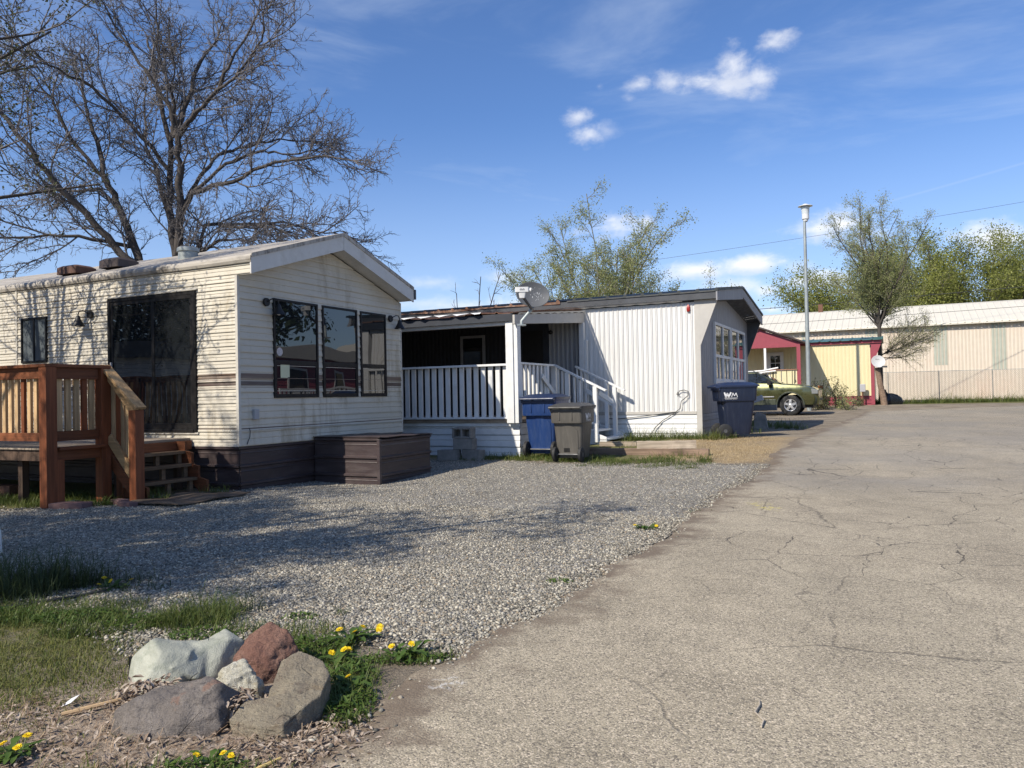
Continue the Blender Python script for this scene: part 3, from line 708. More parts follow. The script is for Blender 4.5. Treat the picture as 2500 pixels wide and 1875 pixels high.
# lamps
def wall_lamp(p, out, side):
    """p plate centre, out outward unit, side sideways unit"""
    p = Vector(p); o = Vector(out); s = Vector(side); u = Vector((0,0,1))
    pl = MB(); pl.tube([p+o*.012, p+o*.04], [.062,.058], 16)
    pts = [p+o*.03, p+o*.07+u*.03+s*.02, p+o*.10+u*.055+s*.06, p+o*.12+u*.05+s*.11, p+o*.125+u*.0+s*.135, p+o*.125-u*.03+s*.135]
    pl.tube(pts, .009, 8)
    l = pl.build('wall_lamp', mm['black'], T1, smooth=True)
    c = p+o*.125+s*.135
    MB().lathe([(.016,-.02),(.03,-.035),(.035,-.07),(.05,-.10),(.095,-.175),(.098,-.18),(.092,-.176),(.03,-.06)], c, 20).build('lamp_shade', mm['black'], l, smooth=True)
    MB().sphere((c.x,c.y,c.z-.155), .03, 8).build('bulb', mm['lnb'], l, smooth=True)
wall_lamp((-3.0, -.013, 2.60), (0,-1,0), (-1,0,0))
wall_lamp((.013, .52, 2.63), (1,0,0), (0,1,0))
wall_lamp((.013, 3.60, 2.64), (1,0,0), (0,1,0))
MB().box(.012,.06,.235,.325,.96,1.10).build('outlet_box', mm['elec'], T1, bevel=.006)
MB().tube([(.02,.17,.84),(.03,.175,.80),(.035,.16,.72),(.022,.12,.62)], .006, 6).build('cable', mm['cable'], T1, smooth=True)
MB().tube([(.018,0.02,.815),(.02,1.5,.812),(.018,W1,.80)], .008, 6).build('conduit', mm['trim'], T1, smooth=True)
# roof vents
def vent(x, y, l, w, h, m):
    z = eave(y)+.02
    MB().loft([(z-.03,x-l/2,x+l/2,y-w/2,y+w/2,.03),(z+h*.7,x-l/2,x+l/2,y-w/2,y+w/2,.04),(z+h,x-l/2+.05,x+l/2-.05,y-w/2+.05,y+w/2-.05,.05)]).build('roof_vent', m, T1, smooth=True)
vent(-4.35, .70, .50, .40, .115, mat('vent_brown', (.10,.05,.035), .7, .2)); vent(-3.55, .90, .48, .42, .13, mat('smoked_vent', (.06,.045,.04), .5, .2))
MB().lathe([(.15,eave(1.0)-.05),(.15,eave(1.0)+.10),(.17,eave(1.0)+.11),(.17,eave(1.0)+.16),(.15,eave(1.0)+.175),(.001,eave(1.0)+.18)], (-2.05,1.0,0), 24).build('vent_cap', mm['galv'], T1, smooth=True)

# ------------------------------------------------------------------ timber deck with stairs
DK = thing('timber_deck', 'reddish stained wooden deck with balusters and a short stair beside the tan trailer', 'deck', P1, -TH)
FZ = .714; YF = -2.11; XA = -.88; XL = -7.2
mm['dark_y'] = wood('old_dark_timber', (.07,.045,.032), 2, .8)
def post(x, y, z0, z1, m='stain_v', s=.10):
    return MB().box(x-s/2,x+s/2,y-s/2,y+s/2,z0,z1).build('post', mm[m], DK, bevel=.005)
post(XA, YF, -.05, 1.665, s=.135)
post(XA+.0, -1.40, -.05, 1.665, s=.13)
post(-.325, -1.36, -.05, 1.135, s=.125)
post(-4.6, YF, -.05, 1.665, s=.12)
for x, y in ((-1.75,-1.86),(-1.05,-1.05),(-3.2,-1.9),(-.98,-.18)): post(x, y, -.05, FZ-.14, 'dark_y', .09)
post(XA+.02, -2.0, -.05, FZ-.14, 'stain_v', .09); post(XA, -1.12, -.05, FZ-.1, 'stain_v', .12)
# floor boards (pattern stays in one part) and joists
fl = MB(); x = XL
while x < XA-.02:
    fl.box(x, min(x+.134, XA-.01), -2.03, -.035, FZ-.035, FZ); x += .14
fl.build('floor', mm['grey_y'], DK, bevel=.003)
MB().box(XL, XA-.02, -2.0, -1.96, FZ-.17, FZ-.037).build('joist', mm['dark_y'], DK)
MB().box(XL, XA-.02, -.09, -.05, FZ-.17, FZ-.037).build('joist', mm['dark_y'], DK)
MB().box(XA-.02, XA+.02, -2.04, -.04, FZ-.16, FZ-.037).build('end_joist', mm['stain_y'], DK, bevel=.003)
MB().box(XA-.06, XA+.10, -2.03, -1.43, FZ-.036, FZ+.002).build('edge_board', mm['stain_y'], DK, bevel=.004)
# front rail
mm['tread'] = wood('worn_tread_timber', (.17,.11,.065), 1, .7, (.07,.045,.03), .5)
def rail(p0, p1, w, h, m, nm='rail', up=(0,0,1)):
    return MB().beam(p0, p1, w, h, up).build(nm, mm[m], DK, bevel=.004)
rail((XL,YF,1.685),(XA+.07,YF,1.685), .15, .038, 'stain_x', 'top_rail')
rail((XL,YF+.0,1.60),(XA-.068,YF,1.60), .04, .13, 'stain_x')
rail((XL,YF,.84),(XA-.068,YF,.84), .04, .10, 'stain_x')
x = XA-.15; k = 0
while x > -5.0:
    MB().box(x-.031,x+.031,YF+.021,YF+.058,.80,1.60).build('baluster', mm['raw_v' if k % 5 != 3 else 'stain_v'], DK, bevel=.003); x -= .122; k += 1
# side rail back to the stair post
rail((XA,YF-.0,1.685),(XA,-1.33,1.685), .14, .038, 'stain_y', 'top_rail')
rail((XA,-2.04,1.595),(XA,-1.47,1.595), .04, .135, 'stain_y')
rail((XA,-2.04,.845),(XA,-1.47,.845), .04, .12, 'stain_y')
for i, y in enumerate((-1.95,-1.84,-1.73,-1.63,-1.53)):
    MB().box(XA-.056,XA-.021,y-.035,y+.035,.80,1.56).build('baluster', mm['raw_v' if i != 3 else 'stain_v'], DK, bevel=.003)
# stair rail
s0 = Vector((XA-.02,-1.36,1.70)); s1 = Vector((-.24,-1.36,1.155))
rail(s0, s1, .145, .04, 'raw_x', 'stair_rail'); dn = Vector((0,0,-.085)); rail(s0+dn+Vector((.05,0,0)), s1+dn+Vector((-.10,0,.035)), .04, .115, 'raw_x', 'stair_rail')
b0 = Vector((XA+.06,-1.36,.80)); b1 = Vector((-.39,-1.36,.33)); rail(b0, b1, .04, .12, 'raw_x', 'stair_rail')
for i in range(5):
    f = (i+.55)/5; x = XA+.05+f*.44; zt = 1.62-(x-XA)*.86; zb = .80-(x-XA)*.92
    MB().box(x-.03,x+.03,-1.338,-1.30,zb-.03,zt).build('baluster', mm['raw_v' if i != 1 else 'stain_v'], DK, bevel=.003)
# stringers and treads
for y in (-1.22, -.28):
    MB().prism([(-.92,.68),(-.92,.45),(-.42,-.02),(-.30,-.02),(-.30,.16),(-.46,.20),(-.46,.35),(-.58,.37),(-.58,.53),(-.70,.55),(-.70,.68)], y-.02, y+.02, 'y').build('stringer', mm['stain_x'], DK)
MB().beam((-.88,-1.30,.52),(-.36,-1.30,.03),.04,.13).build('stringer', mm['stain_x'], DK)
for xf, zt, yr in ((-.47,.200,-.24), (-.58,.385,-.24), (-.69,.555,-.24)):
    MB().box(xf-.22, xf, -1.28, yr, zt-.04, zt).build('tread', mm['tread'], DK, bevel=.004)
for xf, z0, z1 in ((-.52,.0,.16),(-.62,.2,.345),(-.73,.385,.515)):
    for y in (-1.16,-.72,-.36): MB().box(xf-.05, xf, y-.03, y+.03, z0, z1).build('riser_block', mm['tread'], DK, bevel=.003)

# mat, pavers, scraps at the foot of the stair (placed in the trailer's axes)
def at1(x, y): 
    return (P1[0]+x*NX[0]+y*VX[0], P1[1]+x*NX[1]+y*VX[1])
def bump_sheet(name, x0, x1, y0, y1, th, mat_, label, cat, rz, nx=24, ny=10, amp=.02):
    cx, cy = at1((x0+x1)/2, (y0+y1)/2); w = (x1-x0)/2; h = (y1-y0)/2
    mb = MB(); top = []; bot = []
    for j in range(ny+1):
        r = []; q = []
        for i in range(nx+1):
            u = -w+2*w*i/nx; v = -h+2*h*j/ny
            z = amp*(math.sin(u*4.3+1)*.5+.5)*(.4+.6*abs(u)/w)+.01*math.sin(v*9+u*3)
            r.append((u, v, z+th)); q.append((u, v, z))
        top.append(r); bot.append(q)
    mb.sheet(top); mb.sheet(bot); mb.sheet([top[0],bot[0]]); mb.sheet([top[-1],bot[-1]]); mb.sheet([[r[0] for r in top],[r[0] for r in bot]]); mb.sheet([[r[-1] for r in top],[r[-1] for r in bot]])
    o = mb.build(name, mat_, None, True, loc=(cx, cy, g(cx,cy)+.022), rotz=-TH+rz); return tag(o, label, cat)
t = NT('ribbed_mat'); wv = t.n('ShaderNodeTexWave'); t.l(t.tc(), wv.inputs[0]); wv.inputs['Scale'].default_value = 22; wv.inputs['Distortion'].default_value = .6
c = t.mix(t.rng(t.noise(5, None, 5), .3, .7, 0, 1), (.085,.062,.045), (.155,.12,.09))
mm['matbrown'] = t.fin(c, .9, t.bump(wv.outputs['Fac'], .004, .8), spec=.2)
bump_sheet('door_mat', -.30, .62, -1.62, -.42, .012, mm['matbrown'], 'brown ribbed rubber mat on gravel at the stair foot', 'mat', .06)
def brick(name, x, y, l, w, h, rz, m, label, cat, dz=0):
    cx, cy = at1(x, y); o = MB().box(-l/2,l/2,-w/2,w/2,0,h).build(name, mm[m], None, bevel=.006, loc=(cx,cy,g(cx,cy)+.004+dz), rotz=-TH+rz); return tag(o, label, cat)
brick('paver', -.62, -2.02, .42, .20, .07, .35, 'paver', 'dull red paver lying by itself in front of the deck', 'paver')
brick('paver', -.30, -1.62, .20, .11, .07, -.05, 'paver', 'red paver block holding down the mat corner next to stair post', 'paver')
brick('paver', -.06, -1.70, .24, .11, .06, -.10, 'paver', 'dusty red paver at the front edge of the brown mat', 'paver')
brick('step_block', -2.62, -1.55, .40, .22, .16, .1, 'rust', 'brown block under the deck beside the grass', 'block')
o = MB().add([(0,0,0),(.30,.03,.02),(.32,.22,.0),(.10,.26,.03),(-.03,.14,.01)], [(0,1,2,3,4)]).build('plastic_scrap', mat('scrap_green', (.03,.05,.045), .4), None, loc=(*at1(-.95,-2.0), .025)); o.modifiers.new('s','SOLIDIFY').thickness = .008
tag(o, 'dark green plastic scrap lying flat beside the deck corner post', 'scrap')

# ------------------------------------------------------------------ brown metal box beside the trailer end
BX = thing('hitch_box', 'low brown ribbed metal box built out from the trailer end under the windows', 'metal box', (P1[0],P1[1],0), -TH)
x1, y0, y1, zt = 1.22, 1.53, 2.95, .64
mb = MB(); ribbed_skirt(mb, 'x', y0, .02, x1, -.16, zt, -1, 3); mb.build('side_panel', mm['brownmetal'], BX)
mb = MB(); ribbed_skirt(mb, 'y', x1, y0, y1, -.16, zt-.02, 1, 3); mb.build('end_panel', mm['brownmetal'], BX)
mb = MB(); ribbed_skirt(mb, 'x', y1, .02, x1, -.16, zt-.02, 1, 3); mb.build('side_panel', mm['brownmetal'], BX)
mb = MB(); rows = []
for i in range(13):
    x = .012+(x1+.03)*i/12; rows.append([(x, y0-.035+(y1-y0+.06)*j/8, zt+.012+.012*math.sin(i*1.9+j*.8)*math.sin(j*1.1)-.02*j/8) for j in range(9)])
mb.sheet(rows); o = mb.build('lid', mm['brownmetal'], BX); sm = o.modifiers.new('s','SOLIDIFY'); sm.thickness = .01
MB().box(x1-.02,x1+.032,y0-.03,y0+.02,-.12,zt-.02).build('corner_trim', mm['brownmetal'], BX, bevel=.004)

# ------------------------------------------------------------------ concrete blocks by the porch
def cinder(x, y, z, rz, label, hollow=True, l=.40, w=.20, h=.20):
    mb = MB(); t_ = .035
    if hollow:   # two cells opening towards the viewer (lying on its side)
        mb.box(-l/2,l/2,-w/2,w/2,0,t_).box(-l/2,l/2,-w/2,w/2,h-t_,h)
        for a in (-l/2, -t_/2, l/2-t_): mb.box(a,a+t_,-w/2,w/2,t_,h-t_)
        mb.box(-l/2+t_, l/2-t_, w/2-.02, w/2-.003, t_, h-t_)
    else:
        mb.box(-l/2,l/2,-w/2,w/2,0,h)
    o = mb.build('concrete_block', mm['concrete'], None, bevel=.006, loc=(x,y,z), rotz=rz); return tag(o, label, 'concrete block', 'concrete blocks by the porch')
cx, cy = xy(-3.62, -4.12); cz = g(cx,cy)-.01
cinder(cx-.18, cy+.08, cz, -TH+.1, 'hollow block at the bottom left of the pile by the porch', False)
cinder(cx+.28, cy-.04, cz, -TH-.2, 'grey block at the bottom right of the pile by the porch', False)
cinder(cx+.12, cy+.05, cz+.205, -TH+.05, 'solid grey block in the middle of the pile by the porch', False)
cinder(cx+.10, cy+.06, cz+.41, -TH, 'topmost block of the pile showing its two square holes')
# ------------------------------------------------------------------ white mobile home
H2 = thing('white_mobile_home', 'white ribbed mobile home with grey front end and dark metal roof behind the bins', 'mobile home', P2, -TH)
W2 = 6.2; LEN2 = 13.0; WT = 2.90; WB = .56
def vribs(mb, axis, face, u0, u1, z0, z1, sgn, pitch=.11, d=.021):
    def P(u, z, dd): return (u, face+sgn*dd, z) if axis == 'x' else (face+sgn*dd, u, z)
    us = []; u = u0
    while u < u1-1e-4:
        for f, dd in ((0,0),(.50,0),(.58,d),(.66,d*.4),(.76,d*.4),(.84,d),(.93,0)):
            uu = u+f*pitch
            if uu <= u1: us.append((uu, dd))
        u += pitch
    us.append((u1,0))
    return mb.sheet([[P(a,z0,dd), P(a,z1,dd)] for a, dd in us])
mb = MB(); vribs(mb, 'x', 0, -3.55, -.10, WB, WT, -1); mb.build('side_wall', mm['whitemetal'], H2)
mb = MB(); vribs(mb, 'x', 0, -LEN2, -3.55, .45, WT, -1); mb.build('porch_wall', mm['porchshade'], H2)
MB().box(-LEN2, -.02, .003, .08, .2, WT+.05).build('wall_core', mm['greydark'], H2)
MB().box(-.105, .012, -.022, .02, -.03, WT+.03).build('corner_board', mm['greylight'], H2, bevel=.003)
MB().prism([(.0,1.93),(.40,WT+.06),(.40,WT+.12),(0,WT+.10)], -.022, .03, 'y').build('wing_panel', mm['greylight'], H2, bevel=.003)
MB().prism([(.0,1.93),(.40,WT+.06),(.40,WT+.12),(0,WT+.10)], W2-.03, W2+.02, 'y').build('wing_panel', mm['greydark'], H2)
# end wall with vertical grooves
mb = MB(); us = []
u = 0.0
while u < W2:
    us += [(u,.0),(u+.19,.0),(u+.194,-.012),(u+.200,-.012),(u+.204,0)]; u += .204
us = [(min(a,W2),d) for a, d in us]
def top2(y): return WT+.02+.33*(1-abs(y-3.1)/3.1)
mb.sheet([[(d, a, .50),(d, a, top2(a))] for a, d in us]); mb.build('end_wall', mm['greypaint'], H2)
MB().box(-.06,-.014,.03,W2,.0,WT).build('end_core', mm['greydark'], H2)
MB().box(-LEN2,-.02,W2-.06,W2,.0,WT).build('far_wall', mm['greypaint'], H2)
# skirting
mb = MB(); laps(mb, 'x', -.004, -LEN2, -.10, -.12, .50, .205, .016, -1); mb.build('side_skirting', mm['white'], H2)
MB().box(-3.6, -.106, -.028, -.002, .495, .56).build('base_trim', mm['greylight'], H2, bevel=.003)
mb = MB(); laps(mb, 'y', .004, .02, W2, -.12, .50, .16, .014, 1); mb.build('end_skirting', mm['greypaint'], H2)
# roof
RE = 3.11; RR = 3.50; RYM = 3.1; XO = .41
def reave(y): return RE+(RR-RE)*(1-abs(y-RYM)/RYM)
mb = MB(); cols = []
x = XO
while x > -LEN2:
    for f, dz in ((0,.045),(.035,.045),(.06,0),(.19,.0),(.36,.0)): cols.append((x-f, dz))
    x -= .40
yy = [-.14, 0.3, 1.2, 2.2, RYM, 4.0, 5.2, W2+.12]
mb.sheet([[(x, y, reave(y)+dz+.02) for y in yy] for x, dz in cols]); mb.build('roof', mm['roofteal'], H2)
mb = MB(); mb.sheet([[(x, -.142, reave(-.14)+dz+.02),(x,-.145,reave(-.14)-.012)] for x, dz in cols if x > -3.1]); mb.build('roof_edge', mm['roofteal'], H2)
mb = MB(); mb.sheet([[(x, -.142, reave(-.14)+dz+.012),(x,-.15+.012*math.sin(x*3),reave(-.14)-.03+.014*math.sin(x*2.3))] for x, dz in cols if x <= -3.0]); mb.build('rusty_roof_edge', mm['roofrust'], H2)
mb = MB(); mb.box(-LEN2, XO-.03, -.125, -.02, WT+.035, WT+.19); mb.build('eave_board', mm['greydark'], H2)
mb = MB(); xs2 = [-.35-.02*i for i in range(160)]
mb.sheet([[(x,-.14,WT+.062-.008*math.cos(x*18)),(x,-.03-.016,WT+.025-.014*abs(math.sin(x*9)))] for x in xs2]); mb.build('sunlit_edge_strip', mm['whitemetal'], H2)  # sunlight catching the corrugated edge, drawn as an added white strip
for ya, yb in ((-.14,RYM),(RYM,W2+.12)):
    MB().prism([(ya,reave(ya)-.20),(yb,reave(yb)-.26),(yb,reave(yb)+.0),(ya,reave(ya)+.0)], XO-.03, XO, 'x').build('gable_fascia', mm['greypaint'], H2)
    MB().prism([(ya,reave(ya)+.0),(yb,reave(yb)+.0),(yb,reave(yb)+.05),(ya,reave(ya)+.05)], XO-.03, XO+.025, 'x').build('roof_edge_trim', mm['roofteal'], H2)
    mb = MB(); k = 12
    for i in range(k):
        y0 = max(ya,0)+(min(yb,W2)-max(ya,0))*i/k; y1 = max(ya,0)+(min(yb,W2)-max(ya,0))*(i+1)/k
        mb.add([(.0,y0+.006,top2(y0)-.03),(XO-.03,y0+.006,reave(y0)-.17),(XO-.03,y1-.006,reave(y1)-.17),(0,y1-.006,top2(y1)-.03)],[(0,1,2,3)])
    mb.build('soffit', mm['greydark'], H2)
def window_pair(y0, y1, z0, z1, zm):
    fw = .075; x0, x1 = -.01, .05; ym = (y0+y1)/2; w = MB()
    w.box(x0,x1,y0,y0+fw,z0,z1).box(x0,x1,y1-fw,y1,z0,z1).box(x0,x1,y0+fw,y1-fw,z0,z0+fw).box(x0,x1,y0+fw,y1-fw,z1-fw*.9,z1)
    w.box(x0,x1-.006,ym-.05,ym+.05,z0+fw,z1-fw*.9).box(x0,x1-.008,y0+fw,ym-.05,zm-.035,zm+.035).box(x0,x1-.008,ym+.05,y1-fw,zm-.035,zm+.035)
    f = w.build('window', mm['white'], H2, bevel=.004)
    for a, b in ((y0+fw,ym-.05),(ym+.05,y1-fw)):
        MB().add([(.018,a,zm+.035),(.018,b,zm+.035),(.018,b,z1-fw*.9),(.018,a,z1-fw*.9)],[(0,1,2,3)]).build('pane', mm['pane2'], f)
        MB().add([(.012,a,z0+fw),(.012,b,z0+fw),(.012,b,zm-.035),(.012,a,zm-.035)],[(0,1,2,3)]).build('pane', mm['pane2'], f)
        s = MB(); q = .05
        for c in (a, (a+b)/2-q/2, b-q): s.box(.010,.03,c,c+q,z0+fw,zm-.035)
        s.box(.010,.029,a,b,z0+fw,z0+fw+q); s.build('sash', mm['white'], f)
window_pair(1.38, 3.38, 1.15, 2.58, 1.80); window_pair(3.46, 5.50, 1.15, 2.58, 1.80)
MB().loft([(2.70,-.26,-.20,-.05,-.015,.015),(2.74,-.27,-.19,-.06,-.015,.02),(2.80,-.265,-.195,-.055,-.015,.02),(2.85,-.245,-.215,-.04,-.015,.012)]).build('marker_light', mat('red_lens', (.30,.018,.012), .3), H2, smooth=True)
MB().tube([(-.50,-.03,.93),(-.46,-.05,1.0),(-.36,-.06,1.02),(-.27,-.06,.99),(-.27,-.06,.90),(-.42,-.07,.78),(-.45,-.06,.62),(-.62,-.05,.50),(-.85,-.05,.36),(-1.0,-.07,.22),(-1.1,-.1,.05)], .009, 6).build('cable', mm['cable'], H2, smooth=True)
MB().tube([(-.50,-.035,.98),(-.52,-.05,.93),(-.45,-.05,.91)], .009, 6).build('cable', mm['cable'], H2, smooth=True)
MB().tube([(-.55,-.04,.55),(-1.2,-.05,.47),(-1.9,-.05,.40),(-2.1,-.06,.42)], .010, 6).build('cable', mm['cable'], H2, smooth=True)
# porch-side window and door of the home
w = MB(); a0,a1,z0,z1 = -5.85,-5.18,1.62,2.45; f=.06
w.box(a0,a0+f,-.05,0,z0,z1).box(a1-f,a1,-.05,0,z0,z1).box(a0+f,a1-f,-.05,0,z0,z0+f).box(a0+f,a1-f,-.05,0,z1-f,z1)
pw = w.build('porch_window', mm['greypaint'], H2)
MB().add([(a0+f,-.024,z0+f),(a1-f,-.024,z0+f),(a1-f,-.024,z1-f),(a0+f,-.024,z1-f)],[(0,1,2,3)]).build('pane', mm['pane'], pw)
d = MB().box(-4.30,-3.50,-.045,-.001,.50,2.62).build('porch_door', mm['navy'], H2, bevel=.004)
MB().box(-4.16,-3.64,-.052,-.044,1.5,2.48).build('screen', mm['black'], d)
mb = MB(); vribs(mb, 'x', -.012, -3.50, -2.62, .5, WT-.05, -1); mb.build('porch_side_panel', mm['greypaint'], H2)

# ------------------------------------------------------------------ covered porch (same axes)
PO = thing('covered_porch', 'white railed covered porch with side steps on the white mobile home', 'porch', P2, -TH)
PX = -2.62; PL = -9.0; PB = -3.6
mb = MB(); laps(mb, 'x', PB+.10, PL, PX-.02, -.22, .46, .215, .018, -1); laps(mb, 'y', PX-.03, PB+.10, -.05, -.22, .46, .215, .018, 1)
mb.build('skirting', mm['white'], PO)
MB().box(PL, PX-.05, PB+.11, -.05, .0, .44).build('skirting_core', mm['greydark'], PO)
MB().box(PL, PX+.0, PB+.02, -.03, .465, .515).build('floor', mm['grey_x'], PO)
MB().box(PL, PX+.0, PB+.05, PB+.085, .395, .462).build('skirt_trim', mm['white'], PO, bevel=.004)
def pp(nm, mb, m='white', bv=.004): return mb.build(nm, mm[m], PO, bevel=bv)
# corner post: two uprights
pp('post', MB().box(-2.83,-2.68,PB-.06,PB+.09,.46,2.36)); pp('post', MB().box(-2.675,-2.60,PB-.03,PB+.12,.46,2.36))
pp('post', MB().box(-2.70,-2.585,-.16,-.03,.5,2.60)); 
pp('post', MB().box(-2.58,-2.52,-.14,-.03,.0,2.2)); 
pp('post', MB().box(-7.2,-7.08,PB,PB+.12,.46,2.36))
pp('beam', MB().box(PL,-2.70,PB-.02,PB+.10,2.30,2.385))
pp('front_fascia', MB().box(PL,-2.66,PB-.10,PB-.06,2.36,2.50), 'navy')
pp('side_fascia', MB().prism([(PB-.12,2.30),(-.02,2.60),(-.02,2.83),(PB-.12,2.47)], -2.645, -2.60, 'x'), 'greylight')
# roof sheet: corrugated, ragged front edge
mb = MB(); cols = []; x = -2.66
while x > PL:
    for f_, dz in ((0,.025),(.04,.025),(.06,0),(.30,.0)): cols.append((x-f_, dz))
    x -= .32
rows = []
for i, (x, dz) in enumerate(cols):
    rag = .03*math.sin(x*4.1)+.02*math.sin(x*9.7)
    rows.append([(x, PB-.09+rag, 2.515+dz+.02*math.sin(x*3.3)), (x, PB+.8, 2.615+dz), (x, -1.4, 2.76+dz), (x, -.02, 2.87+dz)])
mb.sheet(rows); o = mb.build('porch_roof', mm['roofrust'], PO); sm = o.modifiers.new('s','SOLIDIFY'); sm.thickness = .012
mb = MB(); mb.sheet([[(-5.4+.1*i, PB-.17-.015*((i*7)%3), 2.515+.012*((i*5)%4)),(-5.4+.1*i, PB-.13, 2.555)] for i in range(22)]); mb.build('peeling_edge', mm['white'], PO)
mb = MB(); mb.sheet([[(-2.60, -3.6+.2*i, 2.48+.0985*.2*i+.02*((i*3)%2)),(-2.56,-3.6+.2*i,2.52+.0985*.2*i)] for i in range(19)]); mb.build('flashing', mm['white'], PO)
pp('ceiling', MB().prism([(PB+.1,2.40),(-.05,2.62),(-.05,2.66),(PB+.1,2.44)], PL, -2.66, 'x'), 'porchshade')
pp('end_panel', MB().box(-9.0,-8.9,PB,0,.5,2.4), 'porchshade')
# front railing
pp('top_rail', MB().box(PL,-2.83,PB-.05,PB+.05,1.535,1.575)); pp('bottom_rail', MB().box(PL,-2.83,PB-.02,PB+.03,.535,.575))
x = -2.90
while x > -7.0:
    pp('baluster', MB().box(x-.04,x+.04,PB+.032,PB+.07,.575,1.535) if False else MB().box(x-.045,x+.045,PB+.031,PB+.072,.55,1.535)); x -= .157
# side railing
sx = -2.76
pp('top_rail', MB().beam((sx,PB+.1,1.59),(sx,-1.45,1.59),.09,.04)); pp('bottom_rail', MB().beam((sx,PB+.1,.60),(sx,-1.9,.60),.045,.045))
y = PB+.26
while y < -1.95:
    pp('baluster', MB().box(sx-.02,sx+.02,y-.04,y+.04,.60,1.57)); y += .19
pp('post', MB().box(sx-.05,sx+.05,-1.98,-1.88,.45,1.57)); pp('post', MB().box(sx-.05,sx+.05,-1.56,-1.45,.45,1.57))
pp('brace', MB().beam((sx+.06,-2.28,1.36),(sx+.06,-1.52,.92),.03,.10))
# stairs down to the right
for by, tag_ in ((-1.55,'near'),(-.30,'far')):
    st0 = (-2.74,by,1.60); st1 = (-1.60,by,1.035)
    pp('stair_rail', MB().beam(st0, st1, .095, .04))
    pp('post', MB().box(-1.875,-1.79,by-.045,by+.045,-.02,1.13)); 
    pp('post', MB().box(-2.06 if by > -1 else -2.49, -1.98 if by > -1 else -2.40, by-.04, by+.04, .05, 1.24 if by > -1 else 1.43))
    if by > -1: pp('mid_rail', MB().beam((-2.5,by,1.05),(-1.8,by,.70),.04,.09))
    else: pp('mid_rail', MB().beam((-1.80,by+.1,1.0),(-1.6,by+.4,.80),.04,.09))
    pp('stringer', MB().prism([(-2.62,.46),(-2.62,.22),(-1.95,-.10),(-1.62,-.10),(-1.62,.08)], by+.03, by+.07, 'y'))
for x in (-2.66,-2.57,-2.30,-2.18): pp('baluster', MB().box(x-.02,x+.02,-1.54,-1.51,.45,1.55+(x+2.74)*-.496))
for x in (-2.70,-2.60,-2.50,-2.3): pp('baluster', MB().box(x-.02,x+.02,-.32,-.29,.5,1.58+(x+2.74)*-.496))
for xf, zt in ((-1.62,.05),(-1.90,.22),(-2.18,.36)):
    pp('tread', MB().box(xf-.28,xf,-1.52,-.34,zt-.04,zt))
pp('landing', MB().box(-2.62,-2.4,-1.52,-.34,.46,.50))
# lamp under the porch
MB().sphere((-3.42,-.09,2.42), .05, 8).build('porch_lamp', mm['black'], PO, smooth=True)

# ------------------------------------------------------------------ satellite dish on the porch corner
SD = thing('satellite_dish', 'large grey satellite dish with white receiver mounted on the corner of the porch roof', 'satellite dish', (.36, 13.75, 2.99))
def dish_mesh(r, depth, k=36, n=8, ex=1.0, th=.012):
    mb = MB(); prof = [(max(.001, r*i/n), depth*(i/n)**2) for i in range(n+1)]
    prof += [(r+.008, depth-.004), (r, depth-.018)] + [(max(.001, r*i/n), depth*(i/n)**2-th) for i in range(n-1,-1,-1)]
    mb.lathe(prof, (0,0,0), k); mb.v = [(x*ex, y, z) for x, y, z in mb.v]; return mb
d = dish_mesh(.228, .055, ex=1.30).build('reflector', mm['dish'], SD, smooth=True)
d.rotation_euler = (R(78), R(6), R(10)); d.location = (.03, .02, 0)
arm = MB().tube([(-.155,-.40,-.035),(-.12,-.36,-.10),(.0,-.1,-.24),(.04,.06,-.22)], .026, 10); arm.build('arm', mm['darkgrey'], SD, smooth=True)
arm = MB().tube([(-.17,-.02,-.52),(-.17,-.02,-.46),(.0,.06,-.26),(.03,.08,-.10)], .03, 10); arm.build('mast', mm['galv'], SD, smooth=True)
MB().loft([(-.54,-.25,-.09,-.10,.06,.01),(-.52,-.25,-.09,-.10,.06,.01)]).build('foot', mm['galv'], SD)
l = MB().loft([(-.10,-.20,-.11,-.46,-.38,.015),(.0,-.22,-.09,-.47,-.37,.02)]).loft([(0,-.275,-.04,-.48,-.37,.02),(.085,-.275,-.04,-.48,-.37,.02)]).build('receiver', mm['lnb'], SD, smooth=True)
MB().tube([(-.04,-.425,.04),(.0,-.425,.035)], [.035,.04], 14).build('feed', mm['lnb'], l, smooth=True)
def text_mesh(txt, size, name, m, par, loc, rot):
    cu = bpy.data.curves.new('lettering', 'FONT'); cu.body = txt; cu.size = size; cu.align_x = 'CENTER'; cu.align_y = 'CENTER'
    tmp = bpy.data.objects.new('lettering_tmp', cu); COL.objects.link(tmp); dg = bpy.context.evaluated_depsgraph_get()
    me = bpy.data.meshes.new_from_object(tmp.evaluated_get(dg)); bpy.data.objects.remove(tmp); bpy.data.curves.remove(cu)
    me.name = name; me.materials.clear(); me.materials.append(m); o = bpy.data.objects.new(name, me); COL.objects.link(o); o.parent = par
    o.location = loc; o.rotation_euler = rot; return o
text_mesh('dish', .055, 'lettering', mm['darkgrey'], l, (-.155,-.4835,.043), (R(90),0,0))
mb = MB(); rr = random.Random(5)
for i in range(26):
    a, b = rr.gauss(.07,.06), rr.gauss(.01,.05); w_ = rr.uniform(.004,.010); h_ = rr.uniform(.006,.028)
    if (a/.296)**2+(b/.228)**2 > .8: continue
    rad2 = (a/1.3)**2+b*b; z = .055*rad2/.228**2+.0025
    mb.add([(a,b,z),(a+w_,b+.002,z),(a+w_*1.3,b+h_,z+.001),(a+.002,b+h_,z+.001)],[(0,1,2,3)])
o = mb.build('flaked_mark', mm['markwhite'], d); o['kind'] = 'stuff'

